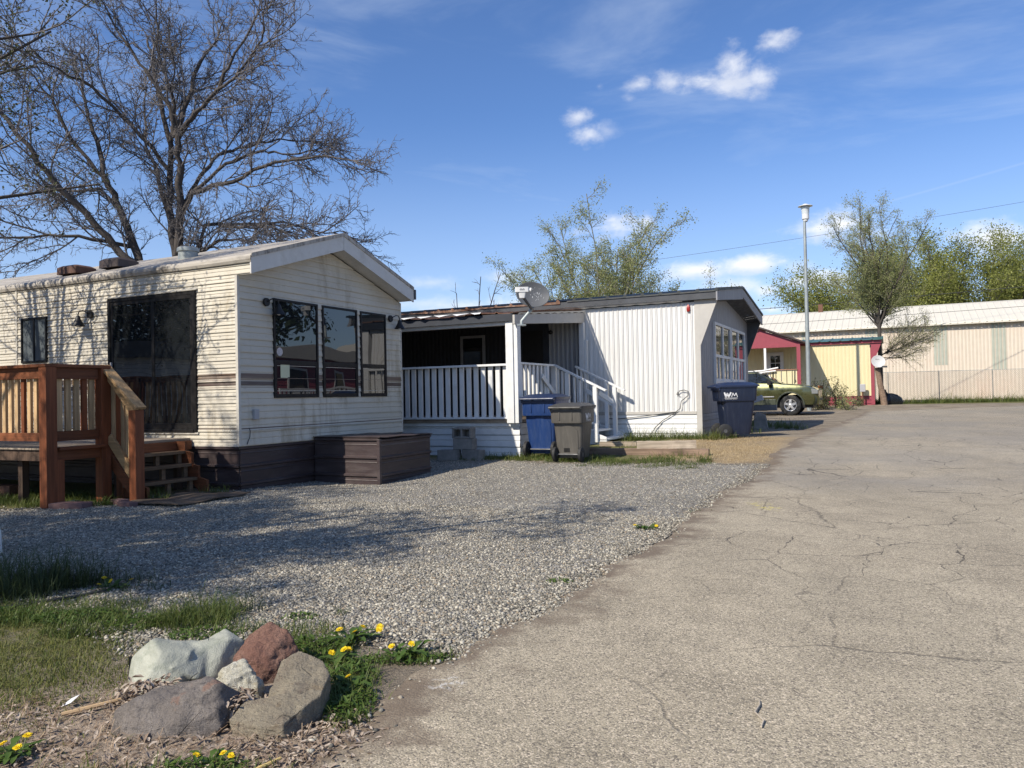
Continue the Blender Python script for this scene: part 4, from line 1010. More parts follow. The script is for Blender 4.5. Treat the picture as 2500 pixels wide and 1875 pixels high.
# ------------------------------------------------------------------ wheeled bins
def wheelie(label, loc, rz, s, bm_, lm_, logo=None, slot=False, group='wheeled rubbish bins by the homes', w=.62, dp=.74, h=1.06):
    """origin on the ground; wheel and handle side towards -y"""
    b = thing('wheeled_bin', label, 'wheeled bin', loc, rz, group)
    hw, hd = w/2*s, dp/2*s; H = h*s
    secs = []
    for z, fx, y0, y1, r in ((.06,.74,-.56,.62,.05),(.10,.76,-.60,.66,.05),(.66,.90,-.76,.86,.06),(.665,.97,-.93,.93,.06),(.70,.985,-.95,.95,.06),(.90,1.0,-.985,.985,.06),(.905,1.04,-1.02,1.02,.06),(.925,1.04,-1.02,1.02,.06)):
        secs.append((z*H, -hw*fx, hw*fx, y0*hd, y1*hd, r*s))
    MB().loft(secs, 5).build('body', mm[bm_], b, smooth=True)
    # raised arch panel on the wheel side
    mb = MB(); n = 12; pr = [(-.58*hw,.12*H)]
    for i in range(n+1):
        t_ = math.pi*i/n; pr.append((-.62*hw*math.cos(t_), (.50+.12*math.sin(t_))*H))
    pr.append((.58*hw,.12*H))
    def yb(z): return -hd*(.60+(z/H-.10)*(.16/.56))
    vs = [(x, yb(z)-.012, z) for x, z in pr]+[(x*1.03, yb(z)+.002, z) for x, z in pr]; k = len(pr)
    mb.add(vs, [tuple(range(k))]+[(i,(i+1)%k,(i+1)%k+k,i+k) for i in range(k)]); mb.build('back_panel', mm[bm_], b)
    # lid: shallow crown, overhanging lip, hinge ears
    L = [(.925,1.07,-1.05,1.10,.05),(.955,1.08,-1.06,1.11,.05),(.965,1.0,-.98,1.04,.06),(1.0,.78,-.70,.80,.10),(1.01,.5,-.45,.5,.10)]
    MB().loft([(z*H,-hw*fx,hw*fx,y0*hd,y1*hd,r*s) for z,fx,y0,y1,r in L], 5).build('lid', mm[lm_], b, smooth=True)
    hb = MB(); hb.tube([(-hw*.98,-hd*1.17,.93*H),(hw*.98,-hd*1.17,.93*H)], .019*s, 10)
    for fx in (-.95,-.33,.33,.95): hb.box(hw*fx-.018*s,hw*fx+.018*s,-hd*1.18,-hd*.96,.905*H,.945*H)
    hb.box(-hw*.98,hw*.98,-hd*1.02,-hd*.96,.86*H,.93*H)
    hb.build('handle', mm[lm_], b, bevel=.003)
    for fx in (-.42,.36): MB().box(hw*fx-.008*s,hw*fx+.008*s,-hd*1.0,-hd*.95,.72*H,.86*H).build('rib', mm[bm_], b)
    for sx_ in (-1,1):
        c = (sx_*hw*.80, -hd*.72, .135*s); wl = MB()
        wl.lathe([(.04,-.032*s),(.118*s,-.032*s),(.135*s,-.022*s),(.135*s,.022*s),(.118*s,.032*s),(.04,.032*s)], c, 24, 'x')
        t_ = wl.build('wheel', mm['rubber'], b, smooth=True)
        MB().lathe([(.001,-.026*s*1),(.05*s,-.03*s),(.085*s,-.022*s),(.088*s,.022*s),(.05*s,.03*s),(.001,.026*s)], c, 20, 'x').build('hub', mm['darkgrey'], t_, smooth=True)
    MB().tube([(-hw*.8,-hd*.72,.135*s),(hw*.8,-hd*.72,.135*s)], .012, 8).build('axle', mm['darkgrey'], b, smooth=True)
    MB().box(-hw*.5,hw*.5,-hd*.66,-hd*.5,.10*s,.17*s).build('axle_housing', mm[bm_], b)
    if slot:
        MB().add([(x,yb(z)-.014,z) for x,z in ((-.30*hw,.135*H),(.08*hw,.135*H),(.08*hw,.235*H),(-.30*hw,.235*H))],[(0,1,2,3)]).build('recess', mm['black'], b)
    if logo:
        zc, yc, sz = logo; xs_ = hw*.995+.004
        def t3(a, bb): return (xs_+.0, yc*hd+a*sz, zc*H+bb*sz)
        W_ = [[(-1.02,.33),(-.80,-.33),(-.58,.22),(-.36,-.33),(-.02,.33)]]
        M_ = [[(.10,-.33),(.30,.30),(.55,-.20),(.80,.30),(1.0,-.33)]]
        MB().strokes(W_, .24, t3).build('logo', mm['markwhite'], b); MB().strokes(M_, .10, t3).build('logo', mm['markwhite'], b)
        MB().strokes([[(-1.0,-.50),(1.0,-.50)]], .05, t3).build('logo_line', mm['markwhite'], b)
        text_mesh('WASTE MANAGEMENT', sz*.19, 'lettering', mm['markwhite'], b, (xs_, yc*hd, zc*H-sz*.66), (R(90),0,R(90)))
    return b
def gl3(x, y, dz=.0): return (x, y, g(x,y)+dz)
bx, by = xy(-2.14,-3.42)
wheelie('royal blue wheeled bin standing beside the grey bin in front of the porch steps', gl3(bx,by,.005), -TH+.03, 1.08, 'bluebin', 'bluelid')
bx, by = xy(-1.40,-3.95)
wheelie('small grey wheeled bin with faded white logo beside the royal blue bin', gl3(bx,by,.005), -TH+.02, .95, 'greybin', 'greylid', (.78,-.05,.13), True)
bx, by = xy(.66,.12)
wheelie('dark navy wheeled bin with white logo at the grey end of the mobile home', gl3(bx,by,.005), R(-90)+R(1), 1.08, 'navybin', 'bluelid', (.78,-.42,.132))

# ------------------------------------------------------------------ landscape timbers
def timber(p0, p1, w, h, m, label, dz=0):
    a = Vector((p0[0],p0[1],0)); b = Vector((p1[0],p1[1],0)); d = b-a; L = d.length; rz = math.atan2(d.y,d.x); c = (a+b)/2
    mb = MB(); n = 16; rows = []
    prof = [(-w/2,.0),(w/2,.0),(w/2,h*.97),(w/2-.012,h),(-w/2+.012,h),(-w/2,h*.97)]
    rr_ = random.Random(int(abs(p0[0])*100))
    secs = [[(-L/2+L*i/n, y+rr_.uniform(-.004,.004), z+rr_.uniform(-.004,.004)) for y, z in prof] for i in range(n+1)]
    k = len(prof); vs = [p for s_ in secs for p in s_]
    mb.add(vs, [(i*k+j,i*k+(j+1)%k,(i+1)*k+(j+1)%k,(i+1)*k+j) for i in range(n) for j in range(k)]+[tuple(range(k-1,-1,-1)), tuple(range(n*k,n*k+k))])
    o = mb.build('landscape_timber', mm[m], None, loc=(c.x,c.y,g(c.x,c.y)+dz), rotz=rz); return tag(o, label, 'timber', 'weathered landscape timbers')
mm['timber'] = wood('weathered_timber', (.40,.33,.25), 0, .85, (.16,.11,.08), .55, .35); mm['timberdark'] = wood('old_brown_timber', (.20,.14,.10), 0, .9, (.07,.05,.04), .5, .35)
timber((2.24,14.13),(3.28,13.98), .14, .135, 'timber', 'pale sawn timber lying on top, nearest the ochre grass', .10)
timber((1.35,14.5),(3.42,13.62), .13, .115, 'timberdark', 'long dark brown timber lying in the weeds under the pale one', .0)
timber((1.75,15.7),(2.45,15.45), .12, .09, 'timber', 'short timber lying in the grass below the porch steps', .0)

# ------------------------------------------------------------------ hitch left in front of the home's end
hx, hy = xy(.52, 3.7)
mm['hitch'] = mat('dull_grey_steel', (.11,.11,.115), .6, .2, 5)
HT = thing('trailer_hitch', 'grey steel hitch with jack post standing in weeds behind the navy bin', 'hitch', gl3(hx,hy), -TH)
MB().beam((-1.4,.1,.50),(.55,.0,.54),.10,.14).build('tongue', mm['hitch'], HT, bevel=.01)
MB().beam((-1.3,1.3,.48),(.3,.05,.52),.08,.12).build('tongue', mm['hitch'], HT, bevel=.01)
MB().prism([(-.02,-.02),(.34,-.02),(.27,.36),(.10,.44),(-.0,.36)], -.06, .06, 'y').build('jack_post', mm['concrete'], HT, bevel=.015)
MB().beam((-.10,-.02,.70),(.22,.0,.80),.12,.14).beam((-.24,-.02,.62),(-.08,-.02,.72),.13,.07).build('coupler', mm['elec'], HT, bevel=.02)
# ------------------------------------------------------------------ olive sport utility vehicle
mm['paint'] = mat('olive_car_paint', (.09,.094,.036), .28, .0, 2, metal=.55, coat=1)
mm['cladding'] = mat('dark_olive_cladding', (.04,.048,.03), .5, .1, 4)
mm['carglass'] = glass('car_glass', (.010,.012,.012), 1.6, .0)
mm['alloy'] = mat('alloy_wheel', (.62,.62,.62), .3, .06, 6, metal=.6)
mm['lens'] = glass('headlight_glass', (.20,.21,.21), 1.6, .0); mm['amber'] = mat('amber_lens', (.55,.16,.06), .25)
cw = (10.62 + .0, 29.72)
CAR = thing('parked_car', 'olive green sport utility vehicle parked nose out beside the red and yellow home', 'car', gl3(cw[0]+.8*VX[0], cw[1]+.8*VX[1]), -TH)
def arc(cx, cz, r, a0, a1, n=10): return [(cx+r*math.cos(R(a0+(a1-a0)*i/n)), cz+r*math.sin(R(a0+(a1-a0)*i/n))) for i in range(n+1)]
WB_ = -2.87
prof = [(.98,.62),(1.0,.80),(.97,.98),(.88,1.05),(.4,1.12),(-.36,1.19),(-.5,1.22),(-1.5,1.24),(-3.6,1.25),(-3.78,1.2),(-3.82,.6),(-3.7,.40)] 
prof += [(WB_-.47,.40)]+arc(WB_,.37,.46,180,0)+[(WB_+.47,.34),(-.47,.34)]+arc(0,.37,.46,180,0)+[(.47,.42),(.9,.42)]
def ctop(x): return float(np.interp(x, [-3.8,-3.6,-1.5,-.5,-.30,.3,.72,.9,1.0], [1.16,1.24,1.24,1.21,1.17,1.125,1.055,.985,.90]))
def clow(x):
    for cx in (0, WB_):
        if abs(x-cx) < .47: return .38+math.sqrt(.47**2-(x-cx)**2)
    return .40
def chalf(x, z):
    tp = 1-.17*max(0,(x-.35)/.65)**2.4-.06*max(0,(-3.3-x)/.5)**2
    b_ = 1-.085*max(-1,min(1,(z-.86)/.42))**2-.03*max(0,(z-1.02)/.2)
    return .93*tp*b_
xs_ = sorted(set([round(v_,4) for v_ in np.linspace(-3.8,1.0,61)]+[round(cx+d_,4) for cx in (0,WB_) for d_ in np.linspace(-.4699,.4699,19)]))
mb = MB(); nr = 9
for sg in (-1,1):
    mb.sheet([[(x, sg*chalf(x, clow(x)+(ctop(x)-clow(x))*j/nr), clow(x)+(ctop(x)-clow(x))*j/nr) for j in range(nr+1)] for x in xs_])
mb.sheet([[(x, chalf(x, ctop(x))*(-1+2*j/12), ctop(x)+.045*(1-abs(-1+2*j/12)**3)) for j in range(13)] for x in xs_])
for xe, dx in ((1.0,.07),(-3.8,-.05)):
    mb.sheet([[(xe+dx*(1-abs(-1+2*j/12)**2.2), chalf(xe, .40+(ctop(xe)-.40)*i/6)*(-1+2*j/12), .40+(ctop(xe)-.40)*i/6+(.045*(1-abs(-1+2*j/12)**3) if i == 6 else 0)) for j in range(13)] for i in range(7)])
mb.build('body', mm['paint'], CAR, True)
MB().prism([(-.50,1.20),(-.40,1.225),(.30,1.175),(.78,1.10),(.74,1.08)], -.62, .62, 'y').build('bonnet', mm['paint'], CAR, bevel=.02)
# greenhouse frustum
bot = [(-.30,1.20,.82),(-3.72,1.22,.84)]; top = [(-1.28,1.70,.68),(-3.45,1.72,.70)]
mb = MB(); vs = [(bot[0][0],-bot[0][2],bot[0][1]),(bot[0][0],bot[0][2],bot[0][1]),(bot[1][0],bot[1][2],bot[1][1]),(bot[1][0],-bot[1][2],bot[1][1]),
     (top[0][0],-top[0][2],top[0][1]),(top[0][0],top[0][2],top[0][1]),(top[1][0],top[1][2],top[1][1]),(top[1][0],-top[1][2],top[1][1])]
mb.add(vs, [(0,3,2,1),(4,5,6,7),(0,1,5,4),(1,2,6,5),(2,3,7,6),(3,0,4,7)]); mb.build('cabin', mm['paint'], CAR, bevel=.06)
def lerp3(a, b, t): return tuple(a[i]+(b[i]-a[i])*t for i in range(3))
def quad_on(c00, c10, c11, c01, u0, u1, v0, v1, off):
    """patch on a quad (c00 bottom-left..), pushed along its normal"""
    def P(u, v): return Vector(lerp3(lerp3(c00,c10,u), lerp3(c01,c11,u), v))
    n = (P(1,0)-P(0,0)).cross(P(0,1)-P(0,0)).normalized()*off
    return [P(u0[0],v0)+n, P(u1[0],v0)+n, P(u1[1],v1)+n, P(u0[1],v1)+n]
for sgn in (-1,1):
    c = [(bot[1][0],sgn*bot[1][2],bot[1][1]),(bot[0][0],sgn*bot[0][2],bot[0][1]),(top[0][0],sgn*top[0][2],top[0][1]),(top[1][0],sgn*top[1][2],top[1][1])]
    for (a0,a1,b0,b1) in ((.52,.485,.955,.955),(.20,.165,.50,.455),(.03,.03,.18,.145)):
        q = quad_on(*c, (a0,a1), (b0,b1), .08, .86, .010*(-sgn if sgn > 0 else 1))
        MB().add(q, [(0,1,2,3)]).build('side_window', mm['carglass'], CAR)
q = quad_on(vs[0], vs[1], vs[5], vs[4], (.05,.07), (.95,.93), .06, .93, .012); MB().add(q, [(0,1,2,3)]).build('windscreen', mm['carglass'], CAR)
bs_ = [(.50,.36),(.98,.38),(1.05,.46),(1.08,.60),(1.05,.74),(.98,.80),(.50,.80)]
mb = MB(); mb.sheet([[(x-(.20*abs(q_)**3.0 if x > .6 else 0), .945*q_*(1-.10*abs(q_)**6*(x > .9)), z) for x, z in bs_] for q_ in np.linspace(-1,1,17)]); mb.build('front_bumper', mm['cladding'], CAR, True)
for sgn in (-1,1):
    y0, y1 = (-.938,-.84) if sgn < 0 else (.84,.938)
    for cx in (0, WB_):
        ring = arc(cx,.38,.525,180,0,16); inner = arc(cx,.38,.47,0,180,16); MB().prism(ring+inner, y0, y1, 'y').build('wheel_arch', mm['cladding'], CAR, bevel=.012)
    MB().box(WB_+.52,-.52,y0+.01,y1-.01,.40,.62).build('side_cladding', mm['cladding'], CAR, bevel=.015)
    MB().box(-1.9,-.58,y0-.004,y1-.012 if sgn<0 else y1+.004,.70,.735).build('trim_strip', mm['elec'], CAR)
    yy = sgn*.74
    MB().prism([(.62,.80),(.99,.80),(.985,.95),(.80,1.0),(.64,1.0)], min(yy,yy+sgn*.135), max(yy,yy+sgn*.135), 'y').build('headlight', mm['lens'], CAR, bevel=.02)
    MB().prism([(.575,.82),(.625,.82),(.625,.98),(.575,.99)], min(yy,yy+sgn*.155), max(yy,yy+sgn*.155), 'y').build('turn_signal', mm['amber'], CAR, bevel=.01)
    mi = MB(); mi.loft([(1.17,-.80,-.66,sgn*1.02-.12,sgn*1.02+.12,.03),(1.34,-.82,-.68,sgn*1.02-.12,sgn*1.02+.12,.04)]); mi.box(-.78,-.70,min(sgn*.85,sgn*.95),max(sgn*.85,sgn*.95),1.2,1.25); mi.build('side_mirror', mm['black'], CAR, smooth=True)
    for cx in (0, WB_):
        c = (cx, sgn*.80, .385); w = MB()
        w.lathe([(.24,-.11),(.33,-.115),(.375,-.10),(.39,-.07),(.39,.07),(.375,.10),(.33,.115),(.24,.11)], c, 32, 'y')
        tw = w.build('wheel', mm['rubber'], CAR, smooth=True)
        rm = MB(); yo = sgn*.095
        rm.lathe([(.215,yo*.5),(.235,yo),(.225,yo*1.12),(.205,yo),(.20,yo*.3)], c, 32, 'y')
        for k in range(5):
            a = R(90+72*k)
            p0 = (c[0]+.05*math.cos(a), c[1]+yo*1.0, c[2]+.05*math.sin(a)); p1 = (c[0]+.21*math.cos(a), c[1]+yo*.95, c[2]+.21*math.sin(a))
            rm.beam(p0, p1, .085, .03, (0,1,0))
        rm.lathe([(.001,yo*1.15),(.05,yo*1.12),(.075,yo*.95),(.075,yo*.5)], c, 20, 'y')
        rm.build('rim', mm['alloy'], tw, smooth=True)
        MB().lathe([(.001,yo*.35),(.21,yo*.35)], c, 24, 'y').build('brake_disc', mm['darkgrey'], tw)
MB().box(.985,1.012,-.55,.55,.80,.97).build('grille', mm['darkgrey'], CAR, bevel=.01)
MB().box(-3.7,.8,-.72,.72,.28,.6).build('chassis', mm['black'], CAR)
for y in (-.64,.64): MB().tube([(-1.5,y,1.74),(-1.6,y,1.78),(-3.2,y,1.79),(-3.3,y,1.75)], .018, 8).build('roof_rail', mm['darkgrey'], CAR, smooth=True)

# ------------------------------------------------------------------ yellow mobile home with the red porch
P3 = (16.75, 36.0, .47)
mm['yellow'] = mat('cream_siding', (.66,.585,.355), .5, .05, 4, dirt=(.55,.47,.27), damt=.25, dscale=2, stretch=(3,3,.5))
mm['red'] = mat('barn_red_paint', (.27,.045,.065), .55, .12, 4, .2, 40, dirt=(.16,.035,.045), damt=.4, dscale=4)
mm['tealroof'] = mat('teal_metal_roof', (.06,.15,.14), .4, .15, 4, metal=.2)
H3 = thing('yellow_mobile_home', 'cream yellow mobile home with dark red trim and teal metal roof', 'mobile home', P3, -TH)
mb = MB(); vribs(mb, 'x', 0, -13, -.12, .42, 2.88, -1, .16, .012); mb.build('side_wall', mm['yellow'], H3)
MB().box(-13,-.0,.004,4.2,.05,2.9).build('wall_core', mm['yellow'], H3)
MB().box(-.13,.02,-.03,.02,.0,2.9).build('corner_board', mm['red'], H3)
MB().prism([(.02,2.0),(.36,2.90),(.36,2.98),(.02,2.98)], -.03,.03,'y').build('wing_panel', mm['red'], H3)
MB().box(-13,.36,-.10,-.02,2.86,3.0).build('eave_board', mm['red'], H3)
mb = MB(); ribbed_skirt(mb, 'x', -.0, -13, -.1, -.06, .42, -1, 3); mb.build('skirting', mm['red'], H3)
mb = MB(); cols = []; x = .42
while x > -13:
    for f_, dz in ((0,.03),(.05,.03),(.07,0),(.42,0)): cols.append((x-f_, dz))
    x -= .45
mb.sheet([[(x,-.22,2.99+dz),(x,-.20,3.01+dz),(x,2.1,3.26+dz),(x,4.4,3.0+dz)] for x, dz in cols]); mb.build('roof', mm['tealroof'], H3)
MB().box(-.15,-.10,-.045,-.03,2.66,2.78).build('porch_light', mm['black'], H3)
dr = MB().box(-4.75,-3.95,-.05,-.014,.5,2.6).build('door', mm['white'], H3, bevel=.006)
mb = MB()
for a in (-4.55,-4.32): 
    for zz in (1.35,1.72,2.09): mb.add([(a,-.053,zz),(a+.21,-.053,zz),(a+.21,-.053,zz+.34),(a,-.053,zz+.34)],[(0,1,2,3)])
mb.build('door_window', mm['pane'], dr)
# porch
PR = thing('red_porch', 'dark red gabled porch with cream cut-out railing in front of the yellow home', 'porch', P3, -TH)
pb = -2.5; px0, px1 = -6.55, -2.95
MB().prism([(px0-.15,2.83),(px1+.15,2.83),((px0+px1)/2,3.58)], pb, pb+.05, 'y').build('gable', mm['red'], PR)
MB().box(px0,px1,pb-.03,pb+.08,2.70,2.83).build('beam', mm['red'], PR)
for a, b in (((px0-.3,2.82),((px0+px1)/2,3.66)), (((px0+px1)/2,3.66),(px1+.25,2.86))):
    MB().prism([(a[0],a[1]-.02),(b[0],b[1]-.02),(b[0],b[1]+.05),(a[0],a[1]+.05)], pb-.2, -.02, 'y').build('porch_roof', mm['rust'] if a[0] < -6 else mat('dark_shingle', (.05,.035,.035), .8, .3, 20), PR)
for x in (px0+.08, px1-.07): MB().box(x-.08,x+.08,pb-.03,pb+.10,-.1,2.70).build('post', mm['red'], PR)
MB().box(-4.52,-4.42,pb-.02,pb+.06,.4,2.72).build('post', mm['white'], PR)
MB().box(px0,px1-.0,pb+.05,-.05,.38,.45).build('floor', mm['grey_x'], PR)
MB().box(-4.35,px1-.12,pb-.07,pb+.10,1.66,1.70).build('rail_cap', mat('brown_rail', (.30,.15,.09), .8, .2), PR)
x = px1-.24
while x > -4.4:
    MB().prism([(x-.10,.70),(x+.10,.70),(x+.10,1.64),(x+.03,1.64),(x+.02,1.25),(x+.06,1.12),(x-.05,1.0),(x-.03,1.64),(x-.10,1.64)] if int(x*10) % 2 else [(x-.10,.70),(x+.10,.70),(x+.10,1.64),(x-.10,1.64)], pb-.02, pb+.01, 'y').build('baluster', mm['yellow'], PR); x -= .235
MB().box(-4.4,px1-.1,pb-.01,pb+.03,.45,.80).build('lower_panel', mm['yellow'], PR)
pi = MB().tube([(-6.3,pb-.05,1.60),(-4.6,pb-.06,1.66),(-3.9,pb-.06,1.78)], .035, 8).build('white_pipe', mm['white'], None, smooth=True, loc=P3, rotz=-TH); tag(pi, 'upper white plastic pipe laid along the red porch railing', 'pipe', 'pipes laid on the porch rail')
pi = MB().tube([(-6.3,pb-.10,1.52),(-4.6,pb-.11,1.58),(-4.0,pb-.11,1.64)], .035, 8).build('white_pipe', mm['white'], None, smooth=True, loc=P3, rotz=-TH); tag(pi, 'lower white plastic pipe laid along the red porch railing', 'pipe', 'pipes laid on the porch rail')
# meter on a stake, orange post
c = (P3[0]-.47*NX[0]-.35*VX[0], P3[1]-.47*NX[1]-.35*VX[1])
ME = thing('meter_box', 'grey electric meter box on a thin stake before the red skirting', 'meter', gl3(*c), -TH)
MB().box(-.13,.11,-.06,.06,.62,.98).build('box', mm['elec'], ME, bevel=.02); MB().tube([(-.02,0,-.05),(-.02,0,.65)], .035, 8).build('stake', mm['rust'], ME, smooth=True)
op = MB().box(-.10,.10,-.05,.05,-.05,1.02).build('marker_post', mat('orange_post', (.42,.13,.03), .6, .2), None, bevel=.01, loc=gl3(13.35,33.7), rotz=-TH); tag(op, 'short orange brown post among the bushes behind the car', 'post')

# ------------------------------------------------------------------ lamp post
LP = thing('street_lamp', 'tall grey lamp post with a saucer shaped lamp cap', 'street lamp', gl3(12.5, 32.8))
MB().lathe([(.10,-.1),(.09,1.2),(.078,4),(.058,8.0)], (0,0,0), 16).build('pole', mm['galv'], LP, smooth=True)
MB().lathe([(.06,7.98),(.10,8.02),(.10,8.06),(.145,8.10),(.145,8.30)], (.05,0,0), 20).build('base_cup', mm['lnb'], LP, smooth=True)
MB().lathe([(.145,8.30),(.17,8.55),(.185,8.60)], (.05,0,0), 20).build('diffuser', mat('lamp_glass', (.62,.66,.68), .25), LP, smooth=True)
MB().lathe([(.001,8.74),(.08,8.735),(.12,8.70),(.28,8.655),(.30,8.635),(.28,8.63),(.18,8.62),(.001,8.61)], (.05,0,0), 28).build('cap', mm['lnb'], LP, smooth=True)

# ------------------------------------------------------------------ post with white dish, sack
WD = thing('dish_post', 'leaning weathered wooden post carrying a small round white satellite dish', 'dish post', gl3(16.99,35.6), 0)
MB().tube([(0.03,0,-.1),(-.02,0,.3),(-.15,.02,1.0),(-.25,.03,1.72)], [.15,.14,.125,.11], 9).build('post', mm['timberdark'], WD)
MB().tube([(-.24,0,1.55),(-.20,-.12,1.70),(-.26,-.10,1.95)], .03, 8).build('bracket', mm['darkgrey'], WD, smooth=True)
d = dish_mesh(.285, .06, ex=1.02).build('reflector', mm['whitedish'], WD, smooth=True); d.location = (-.29,-.14,1.98); d.rotation_euler = (R(72),0,R(-10))
o = MB().strokes([[(-.09,.09),(-.09,.13),(-.05,.13),(-.05,.09)],[(-.02,.09),(.03,.13)],[(.05,.09),(.05,.13)]], .014, lambda a,b:(a,b,.0035+.06*(a*a+b*b)/.081)).build('mark', mm['darkgrey'], d)
MB().tube([(.0,-.26,-.27),(.0,-.1,-.24),(0,.02,-.2)], .018, 6).loft([(-.30,-.11,.11,-.33,-.24,.02),(-.22,-.11,.11,-.33,-.24,.02)]).build('receiver', mm['darkgrey'], WD, smooth=True).location = (-.16,-.2,2.0)
mb = MB(); mb.loft([(-.05,-.40,.34,-.3,.3,.12),(.12,-.46,.42,-.36,.36,.15),(.32,-.42,.34,-.32,.3,.15),(.46,-.34,.16,-.22,.2,.1),(.52,-.28,-.02,-.1,.1,.05)],4); mb.tube([(-.24,0,.48),(-.30,0,.60),(-.33,0,.68)], [.07,.04,.07], 8)
bag = mb.build('rubbish_bag', mat('black_sack', (.010,.012,.014), .3, .2, 8, .6, 14), None, True, loc=gl3(17.75,36.4)); tag(bag, 'knotted black rubbish bag lying beside the leaning dish post', 'rubbish bag')

# ------------------------------------------------------------------ long metal warehouse
P4 = (25.2, 48.0, .45)
mm['creamwall'] = mat('cream_metal_wall', (.60,.53,.44), .5, .04, 3, dirt=(.60,.42,.33), damt=.35, dscale=.5)
mm['creamroof'] = mat('cream_metal_roof', (.62,.58,.49), .5, .04, 2, dirt=(.5,.45,.36), damt=.15, dscale=1)
mm['greenpanel'] = mat('green_translucent_panel', (.38,.40,.34), .5, .06, 3)
BG = thing('metal_warehouse', 'long cream ribbed metal warehouse with pale green panels beyond the chain link fence', 'warehouse', P4, -TH)
EB = 4.62
mb = MB(); vribs(mb, 'x', 0, -22, 26, -.3, EB, -1, .19, .03); mb.build('front_wall', mm['creamwall'], BG)
for a, b, z0, z1 in ((.76,1.52,2.12,EB),(3.80,4.56,1.75,EB),(-6.84,-6.46,4.0,EB),(-3.04,-2.28,4.1,EB),(9.5,10.26,1.9,EB)):
    mb = MB(); vribs(mb, 'x', -.006, a, b, z0, z1-.02, -1, .19, .03); mb.build('light_panel', mm['greenpanel'], BG)
mb = MB(); cols = []; x = 26
while x > -22:
    for f_, dz in ((0,.025),(.04,.025),(.06,0),(.34,0)): cols.append((x-f_, dz))
    x -= .38
mb.sheet([[(x,-.35,EB-.02+dz),(x,-.33,EB+.03+dz),(x,4.,EB+1.50+dz),(x,7,EB+1.86),(x,12,EB+.4)] for x, dz in cols]); mb.build('roof', mm['creamroof'], BG)
MB().box(-22,26,.04,11.8,-.3,EB).build('wall_core', mm['creamwall'], BG)
MB().box(-22,26,-.36,-.34,EB-.09,EB-.03).build('eave_trim', mm['creamroof'], BG)
MB().box(-6.15,-5.85,5,5.3,5.6,6.85).build('flue', mm['rust'], BG, bevel=.02)

# ------------------------------------------------------------------ chain link fence
FE = thing('chain_link_fence', 'grey chain link fence standing in grass before the cream warehouse', 'fence', (*[P4[i]-4*VX[i] for i in (0,1)], .45), -TH)
V = []; F = []
def wire(p, q, r):
    o = len(V); d = Vector(q)-Vector(p); a = Vector((d.z,0,-d.x)).normalized()*r; b = Vector((0,1,0))*r
    for c in (p, q):
        c = Vector(c); V.extend([c+a, c-a*.5+b*.87, c-a*.5-b*.87])
    F.extend([(o,o+1,o+4,o+3),(o+1,o+2,o+5,o+4),(o+2,o,o+3,o+5)])
Hh = 1.68; L0, L1 = -3.0, 16.0; pitch = .085; x = L0-Hh*.72
while x < L1:
    k = .72
    x0, x1 = x, x+Hh*k; a = max(x0, L0); b = min(x1, L1)
    if b > a: wire((a,0,(a-x0)/k), (b,0,(b-x0)/k), .0055); wire((a,.006,Hh-(a-x0)/k), (b,.006,Hh-(b-x0)/k), .0055)
    x += pitch
np_mesh('mesh', [tuple(v) for v in V], F, mat('rusty_wire', (.26,.23,.20), .6), FE)
for x in np.arange(-1.8, 16, 2.6): MB().tube([(x,.04,-.1),(x,.04,Hh+.03)], .022, 8).build('post', mm['galv'], FE, smooth=True)
MB().tube([(L0,.04,Hh),(L1,.04,Hh)], .014, 6).build('top_rail', mm['galv'], FE, smooth=True)

# ------------------------------------------------------------------ overhead lines (poles stand out of view)
def line(p, q, sag, r, label):
    mb = MB(); n = 24; mb.tube([(p[0]+(q[0]-p[0])*i/n, p[1]+(q[1]-p[1])*i/n, p[2]+(q[2]-p[2])*i/n-sag*4*(i/n)*(1-i/n)) for i in range(n+1)], r, 5)
    return tag(mb.build('overhead_wire', mm['cable'], None, True), label, 'wire', 'overhead wires')
line((8,62,11.4),(60,58,18.4), .35, .012, 'thin high wire crossing the clouds behind the lamp post')
line((5,47,5.6),(55,44,8.9), .25, .018, 'dark wire running just above the warehouse roof ridge')
line((3,44.6,4.6),(50,43,7.0), .25, .012, 'lower wire hanging before the warehouse roof')
